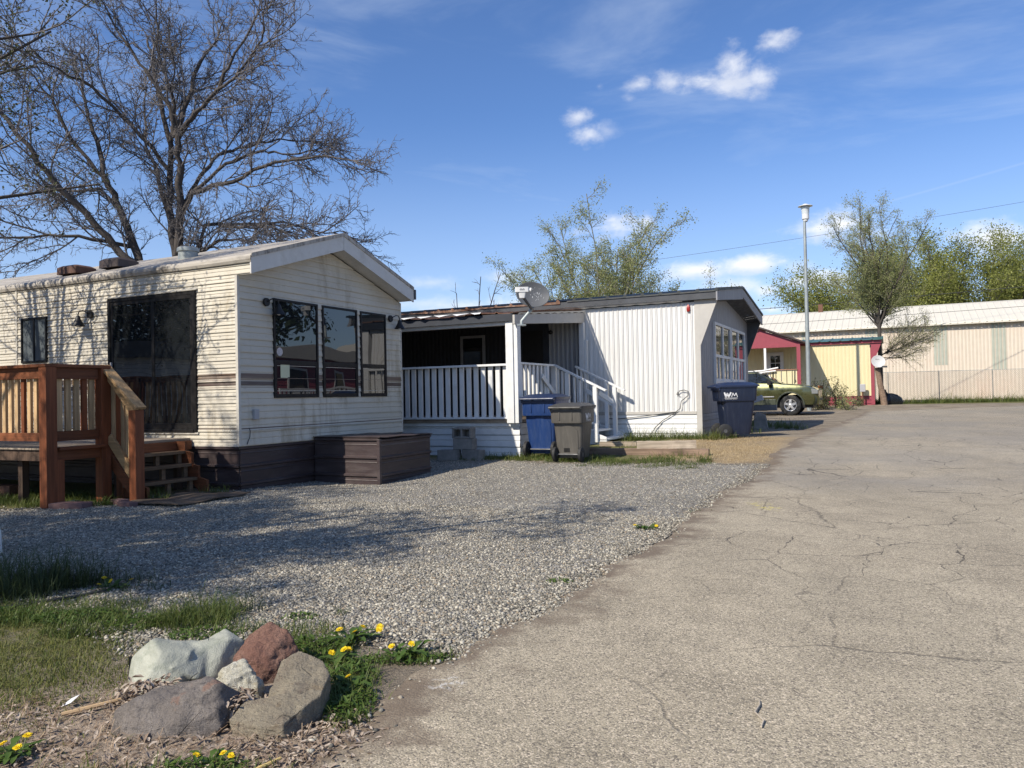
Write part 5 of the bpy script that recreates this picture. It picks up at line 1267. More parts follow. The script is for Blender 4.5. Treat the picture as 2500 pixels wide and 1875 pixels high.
# ------------------------------------------------------------------ trees
class Tree:
    def __init__(s, seed): s.r = random.Random(seed); s.V = []; s.F = []; s.thick = ([], []); s.tips = []; s.nv = 0
    def tube(s, pts, r0, r1, k=3, trunk=False):
        V, F = s.thick if trunk else (s.V, s.F); n = len(pts); d = (pts[-1]-pts[0])
        if d.length < 1e-6: return
        d.normalize(); a = d.cross(Vector((.31,.2,.93)));
        if a.length < .1: a = d.cross(Vector((1,0,0)))
        a.normalize(); b = d.cross(a); o = len(V)
        for i, p in enumerate(pts):
            r = r0+(r1-r0)*i/(n-1)
            for j in range(k):
                c = 6.2832*j/k; q = p+(a*math.cos(c)+b*math.sin(c))*r; V.append((q.x,q.y,q.z))
        for i in range(n-1):
            for j in range(k): F.append((o+i*k+j, o+i*k+(j+1)%k, o+(i+1)*k+(j+1)%k, o+(i+1)*k+j))
    def walk(s, p, d, L, n, wig, up=0.0):
        pts = [p.copy()]; d = d.normalized()
        for i in range(n):
            d = (d+Vector((s.r.gauss(0,wig), s.r.gauss(0,wig), s.r.gauss(0,wig)+up))).normalized(); p = p+d*(L/n); pts.append(p.copy())
        return pts
    def perp(s, d, spread):
        v = Vector((s.r.gauss(0,1), s.r.gauss(0,1), s.r.gauss(0,1))); v -= d*v.dot(d); v.normalize(); return (d*math.cos(spread)+v*math.sin(spread)).normalized()
    def sprout(s, pts, r, spec, lvl):
        """spec: list of dicts per level: step, len, spread, wig, n, k, up"""
        if lvl >= len(spec): s.tips.append((pts[-1], (pts[-1]-pts[0]).normalized())); return
        S = spec[lvl]; tot = sum((pts[i+1]-pts[i]).length for i in range(len(pts)-1)); acc = 0; nxt = S.get('start', .15)*tot
        for i in range(len(pts)-1):
            seg = pts[i+1]-pts[i]; L = seg.length; d = seg.normalized() if L > 1e-6 else Vector((0,0,1))
            while nxt < acc+L:
                f = (nxt-acc)/L; p = pts[i]+seg*f; frac = nxt/tot; nxt += S['step']*s.r.uniform(.55,1.45)
                ln = S['len']*s.r.uniform(.45,1.25)*(1-S.get('taper',.5)*frac)
                dd = s.perp(d, R(S['spread'])*s.r.uniform(.65,1.25))
                q = s.walk(p, dd, ln, S['n'], S['wig'], S.get('up',0)); rr_ = max(S['r'], .0)*s.r.uniform(.7,1.2)*(1-.4*frac)
                s.tube(q, rr_, rr_*.45, S['k'])
                if S.get('leaf'): s.tips.append((q[-1], dd)); s.tips.append((q[len(q)//2], dd))
                s.sprout(q, rr_, spec, lvl+1)
            acc += L
        if S.get('leaf') is None: pass
    def build(s, root, bark, twig):
        if s.thick[0]: np_mesh('trunk', s.thick[0], s.thick[1], bark, root, smooth=True)
        if s.V: np_mesh('crown', s.V, s.F, twig, root)
LV = np.array([(-.5,0,0),(0,-.28,.08),(.5,0,0),(0,.28,.08)]); LF = np.array([(0,1,2,3)])
def leaves(root, pts, dirs, per, spread, size, mat_, along=.0):
    pts = np.array(pts); dirs = np.array(dirs); k = len(pts)*per
    P = np.repeat(pts, per, 0)+npr.normal(0, spread, (k,3))+np.repeat(dirs, per, 0)*npr.uniform(-along, along, (k,1))
    rv = np.clip(npr.random(k)*.7+.3*np.repeat(npr.random(len(pts)), per), 0, 1)
    return scatter('foliage', LV, LF, P, rot_rand(k), size*npr.uniform(.6,1.4,k), mat_, rv, root)
def bark(name, col, var=.3): 
    return mat(name, col, .9, var, 5, .7, 22, stretch=(1,1,.35))
mm['bark'] = bark('grey_bark', (.062,.052,.046)); mm['twig'] = mat('grey_twigs', (.118,.108,.108), .85, .25, 3)
mm['barkg'] = bark('dark_bark', (.06,.05,.042)); mm['twigg'] = mat('greenish_twigs', (.20,.185,.125), .85, .25, 3)
mm['leafspring'] = leafmat('spring_leaves', (.20,.235,.075), (.42,.43,.20), .45)
mm['leafbud'] = leafmat('leaf_buds', (.05,.06,.025), (.13,.14,.055), .35)
mm['leafwillow'] = leafmat('willow_leaves', (.15,.175,.035), (.33,.34,.10), .45)

# --- big bare tree behind the tan trailer
def limb_tree():
    base = Vector((-7.9, 18.0, 0)); T = Tree(3)
    root = thing('bare_tree', 'big leafless many-stemmed tree rising behind the tan trailer', 'tree', (base.x, base.y, g(base.x, base.y)))
    k = .00428
    def W(px, py, d): return Vector(((px-905)*k, d, 9.9-py*k*1.0 - (px-905)*.00008))
    limbs = [([(905,1950),(915,1640),(925,1300),(900,1100),(870,900),(860,600),(800,350),(720,60),(700,-60)], .13, 1.0),
      ([(925,1330),(960,1050),(975,800),(985,620),(1080,540),(1230,440),(1330,320),(1500,60)], .11, -1.5),
      ([(985,620),(960,480),(880,330),(760,150),(640,-80)], .07, -.6),
      ([(985,600),(1030,400),(1060,200),(1140,60),(1180,-100)], .07, .8),
      ([(880,1700),(800,1400),(650,1200),(540,1050),(420,900),(330,740),(150,500),(0,420),(-150,300)], .105, -2.2),
      ([(870,1640),(790,1380),(700,1180),(620,980),(540,820),(480,660),(420,480),(360,330),(330,60)], .115, .9),
      ([(930,1020),(1060,920),(1300,870),(1550,800),(1800,800),(2020,860)], .065, -1.8),
      ([(940,1400),(1030,1200),(1060,1050),(1200,1030),(1450,1000),(1620,1050),(1800,1045)], .06, 1.4),
      ([(960,1000),(1060,800),(1120,640),(1200,580),(1400,500),(1650,470)], .06, 1.9),
      ([(985,1350),(1040,1250),(1200,1170),(1370,1180),(1480,1240)], .045, -1.0),
      ([(620,980),(480,860),(300,830),(60,850),(-100,830)], .05, 1.6),
      ([(690,1200),(450,1150),(200,1180),(0,1220)], .05, -1.4),
      ([(830,760),(700,520),(560,370),(430,320),(250,120)], .055, -2.4),
      ([(900,1120),(800,800),(650,560),(560,250),(520,0)], .06, 2.4),
      ([(860,640),(930,400),(900,150),(950,-60)], .05, -1.6), ([(1230,440),(1380,400),(1560,300),(1640,290)], .04, -1.9),
      ([(1060,920),(1250,760),(1450,700),(1600,720),(1830,720)], .045, -.4), ([(540,820),(380,620),(300,400),(150,200)], .05, -.6), ([(1120,1040),(1260,1090),(1500,1100),(1700,1230)], .04, -1.9),
      ([(1010,1500),(1020,1300),(1045,1150),(1060,1000)], .06, .5)]
    spec = [dict(step=.38,len=1.9,spread=38,wig=.13,n=8,k=4,r=.026,start=.22,taper=.45,up=.02), dict(step=.17,len=1.0,spread=44,wig=.17,n=6,k=3,r=.015,start=.18,taper=.3,up=.02), dict(step=.12,len=.46,spread=50,wig=.24,n=4,k=3,r=.0095,start=.1), dict(step=.10,len=.14,spread=56,wig=.3,n=2,k=3,r=.0072,start=.1,taper=.2)]
    built = []
    for pts, r0, dep in limbs:
        q = []; n = len(pts); d0 = 0; first = W(*pts[0], 0)
        if built:
            nb = min(built, key=lambda p: (p.x-first.x)**2+(p.z-first.z)**2); d0 = nb.y
        for i, (a, b) in enumerate(pts): q.append(W(a, b, d0+dep*(i/(n-1))**1.2+(T.r.gauss(0,.05) if i else 0)))
        if built: q[0] = nb.copy()
        fine = []
        for i in range(n-1):
            for j in range(4):
                f = j/4; p = q[i].lerp(q[i+1], f); fine.append(p+Vector((T.r.gauss(0,.022),T.r.gauss(0,.022),T.r.gauss(0,.022))))
        fine.append(q[-1]); built += fine; T.tube(fine, r0, max(.012, r0*.18), 8, True)
        up = [p for p in fine if p.z > 2.6]
        if len(up) > 2: T.sprout(up, r0, spec, 0)
    T.build(root, mm['bark'], mm['twig'])
limb_tree()

def broom(name, label, cat, loc, stems, H, spread, spec, seed, r0, bark_, twig_, leaf=None, per=2, lsz=.06, lsp=.06, fork=.0, lean=(0,0), group=None, asym=None, thick=5, up=.035):
    T = Tree(seed); root = thing(name, label, cat, loc, 0, group); p0 = Vector((0,0,-.2)); fk = Vector((lean[0]*.3, lean[1]*.3, fork))
    if fork > 0: T.tube([p0, Vector((0,0,fork*.3)), Vector((fk.x*.5,fk.y*.5,fork*.65)), fk], r0*1.25, r0*.85, 10, True)
    for i in range(stems):
        a = 6.283*(i+T.r.uniform(-.3,.3))/stems; tl = R(spread)*T.r.uniform(.25,1.0)
        ls = 1.0
        if asym:
            q_ = asym(i, tl, a); tl, a = q_[:2]; ls = q_[2] if len(q_) > 2 else 1.0
        d = Vector((math.sin(tl)*math.cos(a)+lean[0]*.05, math.sin(tl)*math.sin(a), math.cos(tl))); L = (H-fork)*T.r.uniform(.72,1.0)/max(.55, math.cos(tl)*.5+.5)*ls
        st_ = fk.copy() if fork > 0 else Vector((T.r.gauss(0,.15),T.r.gauss(0,.15),-.1))
        if fork > 0 and i % 3 == 0: st_ = fk*T.r.uniform(.93,1.0)
        q = T.walk(st_, d, L, 9, .09, up); T.tube(q, r0*T.r.uniform(.35,.6), .014, thick, True); T.sprout(q, r0*.5, spec, 0)
    T.build(root, bark_, twig_)
    if leaf and T.tips:
        leaves(root, [tuple(t[0]) for t in T.tips], [tuple(t[1]) for t in T.tips], per, lsp, lsz, leaf, .10)
    return root
bs = lambda st, L, sp, up=.06: [dict(step=st,len=L,spread=sp,wig=.13,n=6,k=3,r=.019,start=.12,taper=.4,up=up), dict(step=.15,len=L*.42,spread=36,wig=.16,n=4,k=3,r=.011,start=.12,up=up,leaf=1), dict(step=.12,len=.26,spread=38,wig=.2,n=2,k=3,r=.009,start=.15,leaf=1)]
# pale spring tree behind the porch of the white home
broom('spring_tree', 'feathery pale green tree with many upright stems rising behind the white mobile home', 'tree', gl3(3.3,28), 46, 8.1, 33, bs(.30,1.2,46,.03), 26, .075, mm['twigg'], mm['twigg'], mm['leafspring'], 4, .055, .09,
    asym=lambda i, tl, a: (tl*1.1, a, (1.0,.72,.86,.6)[i%4]))
# small bare saplings further left
broom('bare_sapling', 'small leafless sapling peeping over the porch roof by the dish', 'tree', gl3(-1.55,30), 6, 5.9, 30, [dict(step=.5,len=.9,spread=40,wig=.15,n=5,k=3,r=.02,start=.3), dict(step=.3,len=.4,spread=40,wig=.15,n=3,k=3,r=.012)], 5, .09, mm['bark'], mm['twig'])
# single tree beside the yellow home
def low_right(i, tl, a):
    if i < 10: return R(30+5*(i%4)), a, .46+.09*(i%3)
    return tl*.72, a, (.82, 1.0, .92)[i%3]
YT = broom('young_tree', 'slender dark trunked tree with sparse spring leaves beside the yellow home', 'tree', gl3(18.1,38.2), 22, 10.4, 30, bs(.34,1.4,44,.03), 37, .10, mm['barkg'], mm['twigg'], mm['leafspring'], 2, .06, .08, fork=3.9, asym=low_right)
LB_ = broom('low_branches', 'spreading low twiggy branches of a thicket beside the slender tree', 'thicket', gl3(18.2,38.35), 6, 4.6, 60, [dict(step=.12,len=1.5,spread=40,wig=.16,n=6,k=3,r=.015,start=.1,up=.0), dict(step=.11,len=.5,spread=42,wig=.2,n=4,k=3,r=.010,start=.1,leaf=1)], 8, .05, mm['barkg'], mm['twigg'], mm['leafspring'], 1, .05, .06, fork=2.4, asym=lambda i, tl, a: (R([58,84,70,92,64,78][i]), [-.7,-.2,.35,-.05,.1,-.45][i], [1.1,.9,1,.75,1.25,.9][i]))
off_ = Vector(LB_.location)-Vector(YT.location)
for c_ in list(LB_.children): c_.parent = YT; c_.location = off_; c_.name = 'low_branch' if 'foliage' not in c_.name else 'low_foliage'
bpy.data.objects.remove(LB_)
# willows beyond the warehouse
wsp = [dict(step=.36,len=2.4,spread=42,wig=.14,n=6,k=3,r=.035,start=.10,taper=.25,up=.02), dict(step=.26,len=1.0,spread=45,wig=.2,n=4,k=3,r=.02,start=.1,leaf=1)]
for i, (x, y, H, sp, lab) in enumerate(((29.6,64,10.9,52,'lowest green willow behind the warehouse, left of the slender tree'),(34.2,64,12.9,52,'round green willow behind the warehouse, right of the slender tree'),(42.5,66,13.6,56,'tallest green willow behind the warehouse at the right edge'))):
    broom('willow_tree', lab, 'tree', (x,y,.4), 17, H, sp, wsp, 40+i, .28, mm['barkg'], mm['twigg'], mm['leafwillow'], 10, .16, .40, group='willows beyond the warehouse')
# tree left of the view: its fringe hangs into the picture, its shade lies on the lot
lsp_ = [dict(step=.24,len=1.5,spread=46,wig=.22,n=7,k=3,r=.017,start=.2,taper=.3,up=.0), dict(step=.15,len=.6,spread=50,wig=.26,n=5,k=3,r=.0085,start=.1,leaf=1), dict(step=.10,len=.13,spread=60,wig=.3,n=2,k=3,r=.005,start=.1)]
dsp_ = [dict(step=.20,len=1.5,spread=46,wig=.22,n=6,k=3,r=.02,start=.15,taper=.3), dict(step=.13,len=.62,spread=50,wig=.26,n=5,k=3,r=.011,start=.1,leaf=1), dict(step=.10,len=.15,spread=60,wig=.3,n=2,k=3,r=.007,start=.1)]
broom('shade_tree', 'bare tree out of view to the left whose shade lies on the gravel', 'tree', gl3(-7.5,3.0), 22, 8.6, 60, dsp_, 53, .26, mm['bark'], mm['twig'], mm['leafbud'], 3, .07, .07, fork=2.2, up=.022,
    asym=lambda i, tl, a: (tl, a, .50 if math.cos(a) > .2 and math.sin(a) > .1 else .62 if math.sin(a) < -.3 else .74))
broom('budding_tree', 'near tree at the left edge with small dark green buds on its twigs', 'tree', gl3(-11.5,7.8), 36, 9.4, 58, [dict(d_, step=d_['step']*1.6) for d_ in dsp_], 59, .16, mm['bark'], mm['twig'], mm['leafbud'], 2, .045, .06, fork=2.2, up=.018,
    asym=lambda i, tl, a: (R(48+5*(i%4)), -.05+.06*i, .80+.05*(i%3)) if i < 19 else (tl, a, .9 if math.sin(a) > -.5 else .7))
# bushes round the lamp post and the dish post
def bush(name, label, loc, H, Wd, seed, leaf_, n=9):
    return broom(name, label, 'bush', loc, n, H, 55, [dict(step=.12,len=.45*Wd,spread=50,wig=.25,n=3,k=3,r=.008,start=.1,leaf=1), dict(step=.10,len=.2,spread=50,wig=.25,n=2,k=3,r=.005,start=.1,leaf=1)], seed, .04, mm['barkg'], mm['twigg'], leaf_, 2, .06, .05)
bush('bush', 'twiggy bush at the foot of the lamp post behind the car', gl3(13.25,33.3), 1.5, .85, 61, mm['leafbud'])
bush('bush', 'low green bush in front of the car bumper by the red skirting', gl3(13.75,32.6), .8, .7, 62, mm['leafspring'], 7)
bush('bush', 'brown twiggy bush against the left end of the red skirting', gl3(14.4,34.6), 1.0, .9, 63, mm['leafbud'], 7)
bush('bush', 'dry low bush under the electric meter', gl3(15.8,35.6), .45, .7, 64, mm['leafbud'], 6)

# ------------------------------------------------------------------ boulders
def rock_mat(name, c0, c1, c2=None, bscale=18, b=.5, rough=.85, patch=None, speck=.15, strata=0, lichen=None):
    t = NT(name); f = t.rng(t.noise(3.0, None, 8, .68, .8), .35, .65, 0, 1); c = t.mix(f, c0, c1)
    if c2: c = t.mix(t.rng(t.noise(9, t.mapping((1,1,2.2)), 8, .72), .48, .66, 0, .9), c, c2)
    if patch:
        c = t.mix(t.rng(t.noise(5.2, t.mapping((1,1,1),(0,0,0),(4.3,1,2)), 5, .65), .58, .64, 0, .75), c, patch)
    if lichen: c = t.mix(t.rng(t.noise(34, None, 6, .75), .62, .70, 0, .7), c, lichen)
    cr = t.voro(7.5, t.mapping((1,1,1.6),(.4,.3,0)), 'DISTANCE_TO_EDGE', 'Distance'); crk = t.math('MULTIPLY', t.rng(cr, .0, .022, 1, 0), t.rng(t.noise(5, None, 4), .54, .66, 0, 1))
    c = t.mix(t.math('MULTIPLY', crk, .5), c, tuple(x*.35 for x in c0))
    c = t.scale(c, t.rng(t.noise(150, None, 3), .25, .75, 1-speck, 1+speck))
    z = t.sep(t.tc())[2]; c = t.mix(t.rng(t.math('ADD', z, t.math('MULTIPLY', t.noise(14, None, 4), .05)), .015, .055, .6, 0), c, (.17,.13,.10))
    n = t.bump(t.noise(bscale, None, 8, .72), .05, b)
    if strata: n = t.bump(t.noise(2.0, t.mapping((2,2,22),(.35,.25,0)), 5, .7), .03, strata, n)
    n = t.bump(t.math('SUBTRACT', 1, crk), .012, .9, n); n = t.bump(t.noise(150, None, 3, .6), .005, .6, n)
    return t.fin(c, rough, n, spec=.3)
def boulder(label, loc, hulls, m, amp=.010, freq=6, smooth_it=3, rz=0, vox=.006, facet=.0):
    bmo = bmesh.new()
    for pts in hulls:
        bm = bmesh.new(); vs = [bm.verts.new(p) for p in pts]; bmesh.ops.convex_hull(bm, input=vs)
        bmesh.ops.delete(bm, geom=[v for v in bm.verts if not v.link_faces], context='VERTS')
        me = bpy.data.meshes.new('tmp'); bm.to_mesh(me); bm.free(); bmo.from_mesh(me); bpy.data.meshes.remove(me)
    me = bpy.data.meshes.new('boulder'); bmo.to_mesh(me); bmo.free()
    o = bpy.data.objects.new('boulder', me); COL.objects.link(o)
    r_ = o.modifiers.new('remesh', 'REMESH'); r_.mode = 'VOXEL'; r_.voxel_size = vox
    if smooth_it: k_ = o.modifiers.new('smooth', 'SMOOTH'); k_.factor = .5; k_.iterations = smooth_it
    dg = bpy.context.evaluated_depsgraph_get(); m2 = bpy.data.meshes.new_from_object(o.evaluated_get(dg)); o.modifiers.clear(); o.data = m2; bpy.data.meshes.remove(me); m2.name = 'boulder'
    bm = bmesh.new(); bm.from_mesh(m2); bm.normal_update()
    for v in bm.verts:
        q = Vector(v.co)+Vector(loc)*3
        d = mnoise.fractal(q*freq, 1.0, 2.0, 4)*amp + mnoise.fractal(q*freq*4, .9, 2.1, 3)*amp*.3
        if facet: d += (mnoise.voronoi(q*9)[0][0]-.25)*facet
        v.co += v.normal*d
    bm.to_mesh(m2); bm.free(); m2.polygons.foreach_set('use_smooth', [True]*len(m2.polygons))
    m2.materials.clear(); m2.materials.append(m); o.location = loc; o.rotation_euler = (0,0,rz)
    return tag(o, label, 'boulder', 'boulders at the lot corner')
mm['rk_green'] = rock_mat('pale_green_stone', (.31,.315,.26), (.42,.425,.355), (.25,.265,.21), 7, .35, .6, speck=.06)
mm['rk_red'] = rock_mat('red_stone', (.19,.095,.07), (.29,.17,.125), (.13,.07,.055), 16, .9, strata=.5)
mm['rk_white'] = rock_mat('whitish_stone', (.48,.45,.35), (.62,.60,.52), (.38,.33,.22), 16, .9)
mm['rk_grey'] = rock_mat('dark_grey_stone', (.175,.152,.135), (.25,.218,.192), (.13,.115,.105), 12, .9, patch=(.25,.15,.11), strata=.4, speck=.1)
mm['rk_brown'] = rock_mat('brown_stone', (.22,.188,.14), (.31,.265,.19), (.165,.13,.10), 16, .8, patch=(.22,.17,.11), strata=.6, lichen=(.34,.31,.24))

boulder('pale green smooth boulder with a saddle, at the back left of the rock group', (-1.47,3.45,0), [
  [(-.25,-.02,-.03),(-.12,-.19,-.03),(.02,-.17,-.03),(.07,.1,-.03),(-.2,.12,-.03),(-.22,-.02,.11),(-.13,-.02,.185),(-.06,-.10,.15),(.05,-.04,.13),(-.16,.09,.16),(.02,.08,.135)],
  [(-.15,-.10,.02),(.1,-.08,.02),(-.15,.1,.02),(.15,.14,.02),(-.1,-.04,.14),(-.05,.07,.15),(.09,.04,.128),(.08,.13,.135),(0,-.12,.09)],
  [(-.02,-.14,-.03),(.12,-.07,-.03),(.23,.10,-.03),(.12,.22,-.03),(-.04,.12,-.03),(.06,.06,.14),(.17,.09,.15),(.22,.15,.12),(.11,.20,.165),(.0,.0,.13)]], mm['rk_green'], .006, 4, 16)
boulder('rusty red boulder at the back of the rock group behind the small white stone', (-1.12,3.50,0), [
  [(-.13,-.10,-.03),(.02,-.15,-.03),(.14,-.06,-.03),(.14,.1,-.03),(-.1,.12,-.03),(-.14,-.02,.08),(-.09,.02,.17),(.0,.06,.205),(.08,.03,.18),(.14,.02,.09),(.03,-.13,.08),(-.06,-.11,.10)]], mm['rk_red'], .010, 10, 2, facet=.010, vox=.0045)
boulder('small whitish lumpy stone in the middle of the rock group', (-1.16,3.22,.022), [
  [(-.13,-.03,-.03),(-.02,-.09,-.03),(.12,-.04,-.03),(.10,.08,-.03),(-.1,.08,-.03),(-.05,.0,.11),(.02,.03,.125),(.07,-.02,.10),(.11,.0,.05),(-.02,-.07,.06)],
  [(-.16,-.02,-.03),(-.06,-.07,-.03),(-.05,.06,-.03),(-.15,.05,-.03),(-.12,.0,.055),(-.07,.01,.065)]], mm['rk_white'], .012, 13, 4)
boulder('dark grey angular boulder at the front left of the rock group', (-1.27,2.97,0), [
  [(-.24,-.09,-.03),(-.08,-.17,-.03),(.13,-.15,-.03),(.20,.08,-.03),(-.2,.12,-.03),(-.24,-.05,.075),(-.15,-.06,.105),(.09,-.075,.125),(.135,-.02,.150),(-.16,.10,.10),(.08,.09,.140),(.19,.06,.085),(.17,-.11,.02)]], mm['rk_grey'], .008, 8, 0, facet=.018, vox=.0045)
boulder('large brown wedge boulder at the front right of the rock group', (-.90,2.98,0), [
  [(-.15,-.11,-.03),(-.03,-.17,-.03),(.06,-.18,-.03),(.15,-.03,-.03),(.13,.2,-.03),(-.08,.16,-.03),(-.165,-.10,.05),(-.03,-.165,.045),(.055,-.17,.06),(-.13,-.02,.085),(.02,-.02,.11),(.15,.0,.10)],
  [(-.06,.02,-.03),(.06,-.10,-.03),(.15,-.02,-.03),(.14,.2,-.03),(-.06,.22,-.03),(-.055,.19,.165),(.0,.235,.19),(.11,.20,.165),(.155,.12,.13),(.15,.0,.10),(-.06,.03,.09),(.06,-.12,.075)]], mm['rk_brown'], .006, 9, 1, facet=.006, vox=.0045)

# ------------------------------------------------------------------ dandelions
mm['dleaf'] = leafmat('dandelion_leaf', (.055,.10,.018), (.10,.16,.035), .3, .5)
mm['dflower'] = leafmat('dandelion_petals', (.78,.52,.01), (.86,.66,.02), .25)
mm['dstem'] = mat('dandelion_stem', (.16,.19,.07), .5)
def dandelion(label, x, y, flowers, seed, nl=16, sc=1.0):
    rr_ = random.Random(seed); z = g(x,y)+.006
    root = thing('dandelion', label, 'dandelion', (x,y,z), 0, 'dandelions in bloom')
    mb = MB()
    for i in range(nl):
        a = rr_.uniform(0,6.28); L = rr_.uniform(.06,.12)*sc; w = L*.16; up = rr_.uniform(.15,.75); ox, oy = rr_.gauss(0,.03)*sc, rr_.gauss(0,.025)*sc
        pts = []; m = 6
        for j in range(m+1):
            t_ = j/m; r_ = L*t_; zz = L*up*math.sin(t_*2.4)*.6+.004; hw = w*(math.sin(t_*2.7+.25))*(1 if j%2 else .55)+.001
            c_, s_ = math.cos(a), math.sin(a); pts.append(((ox+r_*c_-hw*s_, oy+r_*s_+hw*c_, zz+.25*hw),(ox+r_*c_,oy+r_*s_,zz),(ox+r_*c_+hw*s_, oy+r_*s_-hw*c_, zz+.25*hw)))
        mb.sheet([list(p) for p in pts])
    o = mb.build('leaves', mm['dleaf'], root, True)
    at = o.data.attributes.new('rnd','FLOAT','POINT'); at.data.foreach_set('value', npr.random(len(o.data.vertices)).astype(np.float32))
    for fx, fy, h in flowers:
        st_ = MB().tube([(fx*.4,fy*.4,0),(fx*.8,fy*.8,h*.6),(fx,fy,h)], .0022, 6).build('stalk', mm['dstem'], root, True)
        mb = MB(); tl = Vector((rr_.gauss(0,.35)-.15, rr_.gauss(0,.3)-.35, 1)).normalized(); q = Vector((0,0,1)).rotation_difference(tl)
        for ring, (n_, rad, el) in enumerate(((14,.0165,.15),(12,.0125,.55),(8,.008,1.0))):
            for k in range(n_):
                a = 6.283*(k+rr_.uniform(-.2,.2))/n_; d = Vector((math.cos(a)*math.cos(el), math.sin(a)*math.cos(el), math.sin(el)*.7)); s_ = Vector((-math.sin(a),math.cos(a),0))*.0026; R_ = rad*rr_.uniform(.85,1.1)*sc
                P = [q @ v + Vector((fx,fy,h)) for v in (d*R_*.1-s_*.4, d*R_-s_, d*R_*1.06, d*R_+s_, d*R_*.1+s_*.4)]
                mb.add(P, [(0,1,2,3,4)])
        f = mb.build('flower', mm['dflower'], root)
        at = f.data.attributes.new('rnd','FLOAT','POINT'); at.data.foreach_set('value', npr.random(len(f.data.vertices)).astype(np.float32))
dandelion('dandelion with four flowers on the gravel behind the brown wedge boulder', -.83, 3.90, [(-.06,.02,.06),(.02,.01,.05),(.05,.06,.06),(.14,.02,.055),(.13,.09,.05)], 1, 26, 1.15)
dandelion('dandelion with three close flowers right of the red boulder', -.82, 3.60, [(-.03,-.02,.055),(.02,.01,.06),(.035,.04,.05)], 2, 14)
dandelion('dandelion with two small flowers nearest the asphalt edge', -.53, 3.68, [(-.06,-.01,.05),(.03,.02,.05)], 3, 18)
dandelion('dandelion with a single flower beside the brown wedge boulder', -.70, 3.27, [(-.01,0,.055)], 4, 12)
dandelion('dandelion blooming at the tall dark grass clump on the left', -2.66, 5.12, [(-.05,.02,.07),(-.03,-.08,.05),(.02,-.03,.06),(.14,.0,.06)], 5, 22)
dandelion('dandelion in the bottom left corner', -1.74, 2.70, [(-.04,.0,.05),(.03,-.03,.05),(.02,.04,.06),(-.05,-.05,.05)], 6, 22, .9)
dandelion('dandelion at the bottom edge below the dark grey boulder', -1.02, 2.62, [(-.06,-.0,.035),(.03,.0,.04),(.06,-.01,.035)], 7, 14, .7)
dandelion('dandelion growing far out on the gravel at the asphalt edge', 1.17, 6.93, [(-.10,.02,.04),(.08,-.04,.04)], 8, 20)

# ------------------------------------------------------------------ small scraps
sc_ = MB().add([(0,0,.0),(.035,.01,.012),(.05,.05,.03),(.01,.055,.012)],[(0,1,2,3)]).build('paper_scrap', mm['markwhite'], None, loc=gl3(-1.83,3.13,.012)); tag(sc_, 'white paper scrap on the dead leaves left of the boulders', 'paper scrap')
def stick(name, pts, r, m, label, cat, z=.012):
    o = MB().tube([(a,b,c) for a,b,c in pts], [r*.8]+[r]*(len(pts)-2)+[r*.6], 7).build(name, m, None, True); x, y, _ = pts[0]; return tag(o, label, cat)
stick('wood_stick', [(-1.78,3.05,.014),(-1.70,3.10,.018),(-1.60,3.17,.025)], .010, mat('split_wood', (.42,.29,.16), .8, .2, 30), 'split brown stick pointing at the pale green boulder', 'stick')
stick('straw_stick', [(-.90,2.53,.014),(-.86,2.56,.016),(-.80,2.63,.02)], .008, mat('straw_wood', (.58,.43,.17), .7, .15, 30), 'yellow straw stick at the bottom edge of the asphalt', 'stick')
stick('twig', [(.86,2.78,.028),(.885,2.83,.029),(.875,2.90,.030),(.915,2.97,.029),(.93,3.02,.028)], .004, mat('pale_twig', (.42,.36,.28), .8), 'thin pale twig lying alone on the asphalt', 'twig')
stick('hose', [(-3.2,4.55,.02),(-2.95,4.72,.02),(-2.75,4.85,.025),(-2.62,4.98,.03)], .010, mm['rubber'], 'short black hose lying by the tall dark grass', 'hose')
ed = MB().add([(0,0,0),(.10,.05,0),(.10,.05,.07),(0,0,.085)],[(0,1,2,3)]).build('plastic_edging', mm['black'], None, loc=gl3(-1.74,3.50)); so = ed.modifiers.new('s','SOLIDIFY'); so.thickness = .008; tag(ed, 'black plastic edging behind the pale green boulder', 'edging')
wp = MB().loft([(-.1,-.09,.09,-.09,.09,.03),(.20,-.08,.08,-.08,.08,.03),(.27,-.05,.05,-.05,.05,.03)]).build('white_cover', mm['white'], None, True, loc=gl3(-4.30,6.35)); tag(wp, 'white rounded cover cut off by the left picture edge', 'cover')

# ------------------------------------------------------------------ homes out of view that the windows mirror
RHp = xy(10.0, 10.0)
RH = thing('red_house', 'red clapboard house across the lane, mirrored in the trailer windows', 'house', (RHp[0], RHp[1], .25), -TH)
mb = MB(); laps(mb, 'y', 0, -5, 4, .5, 2.7, .18, .015, -1); mb.build('wall', mm['red'], RH); MB().box(.02,4,-5,4,0,2.75).build('core', mm['red'], RH)
MB().prism([(-5.3,2.7),(4.3,2.7),(4.3,2.85),(-.5,3.35),(-5.3,2.85)], -.4, 4.2, 'x').build('roof', mm['greylight'], RH)
for y in (-3.6, -1.2, 1.6):
    w = MB().box(-.05,-.01,y-.55,y+.55,1.1,2.3).build('window', mm['white'], RH); MB().box(-.06,-.045,y-.45,y+.45,1.2,2.2).build('pane', mm['pane'], w)
rl = MB().box(-1.6,-1.5,-4,3.5,1.35,1.45)
for i in range(28): rl.box(-1.58,-1.52,-4+i*.27,-3.88+i*.27,.4,1.35)
rl.build('railing', mm['white'], RH)
LHp = (-24, 6)
LH = thing('left_home', 'white home with dark skirting, mirrored in the sliding door', 'house', (LHp[0], LHp[1], 0), R(14))
mb = MB(); laps(mb, 'y', 0, -7, 9, .7, 2.9, .2, .015, 1); mb.build('wall', mm['white'], LH); MB().box(-4,-.02,-7,9,0,2.9).build('core', mm['greydark'], LH)
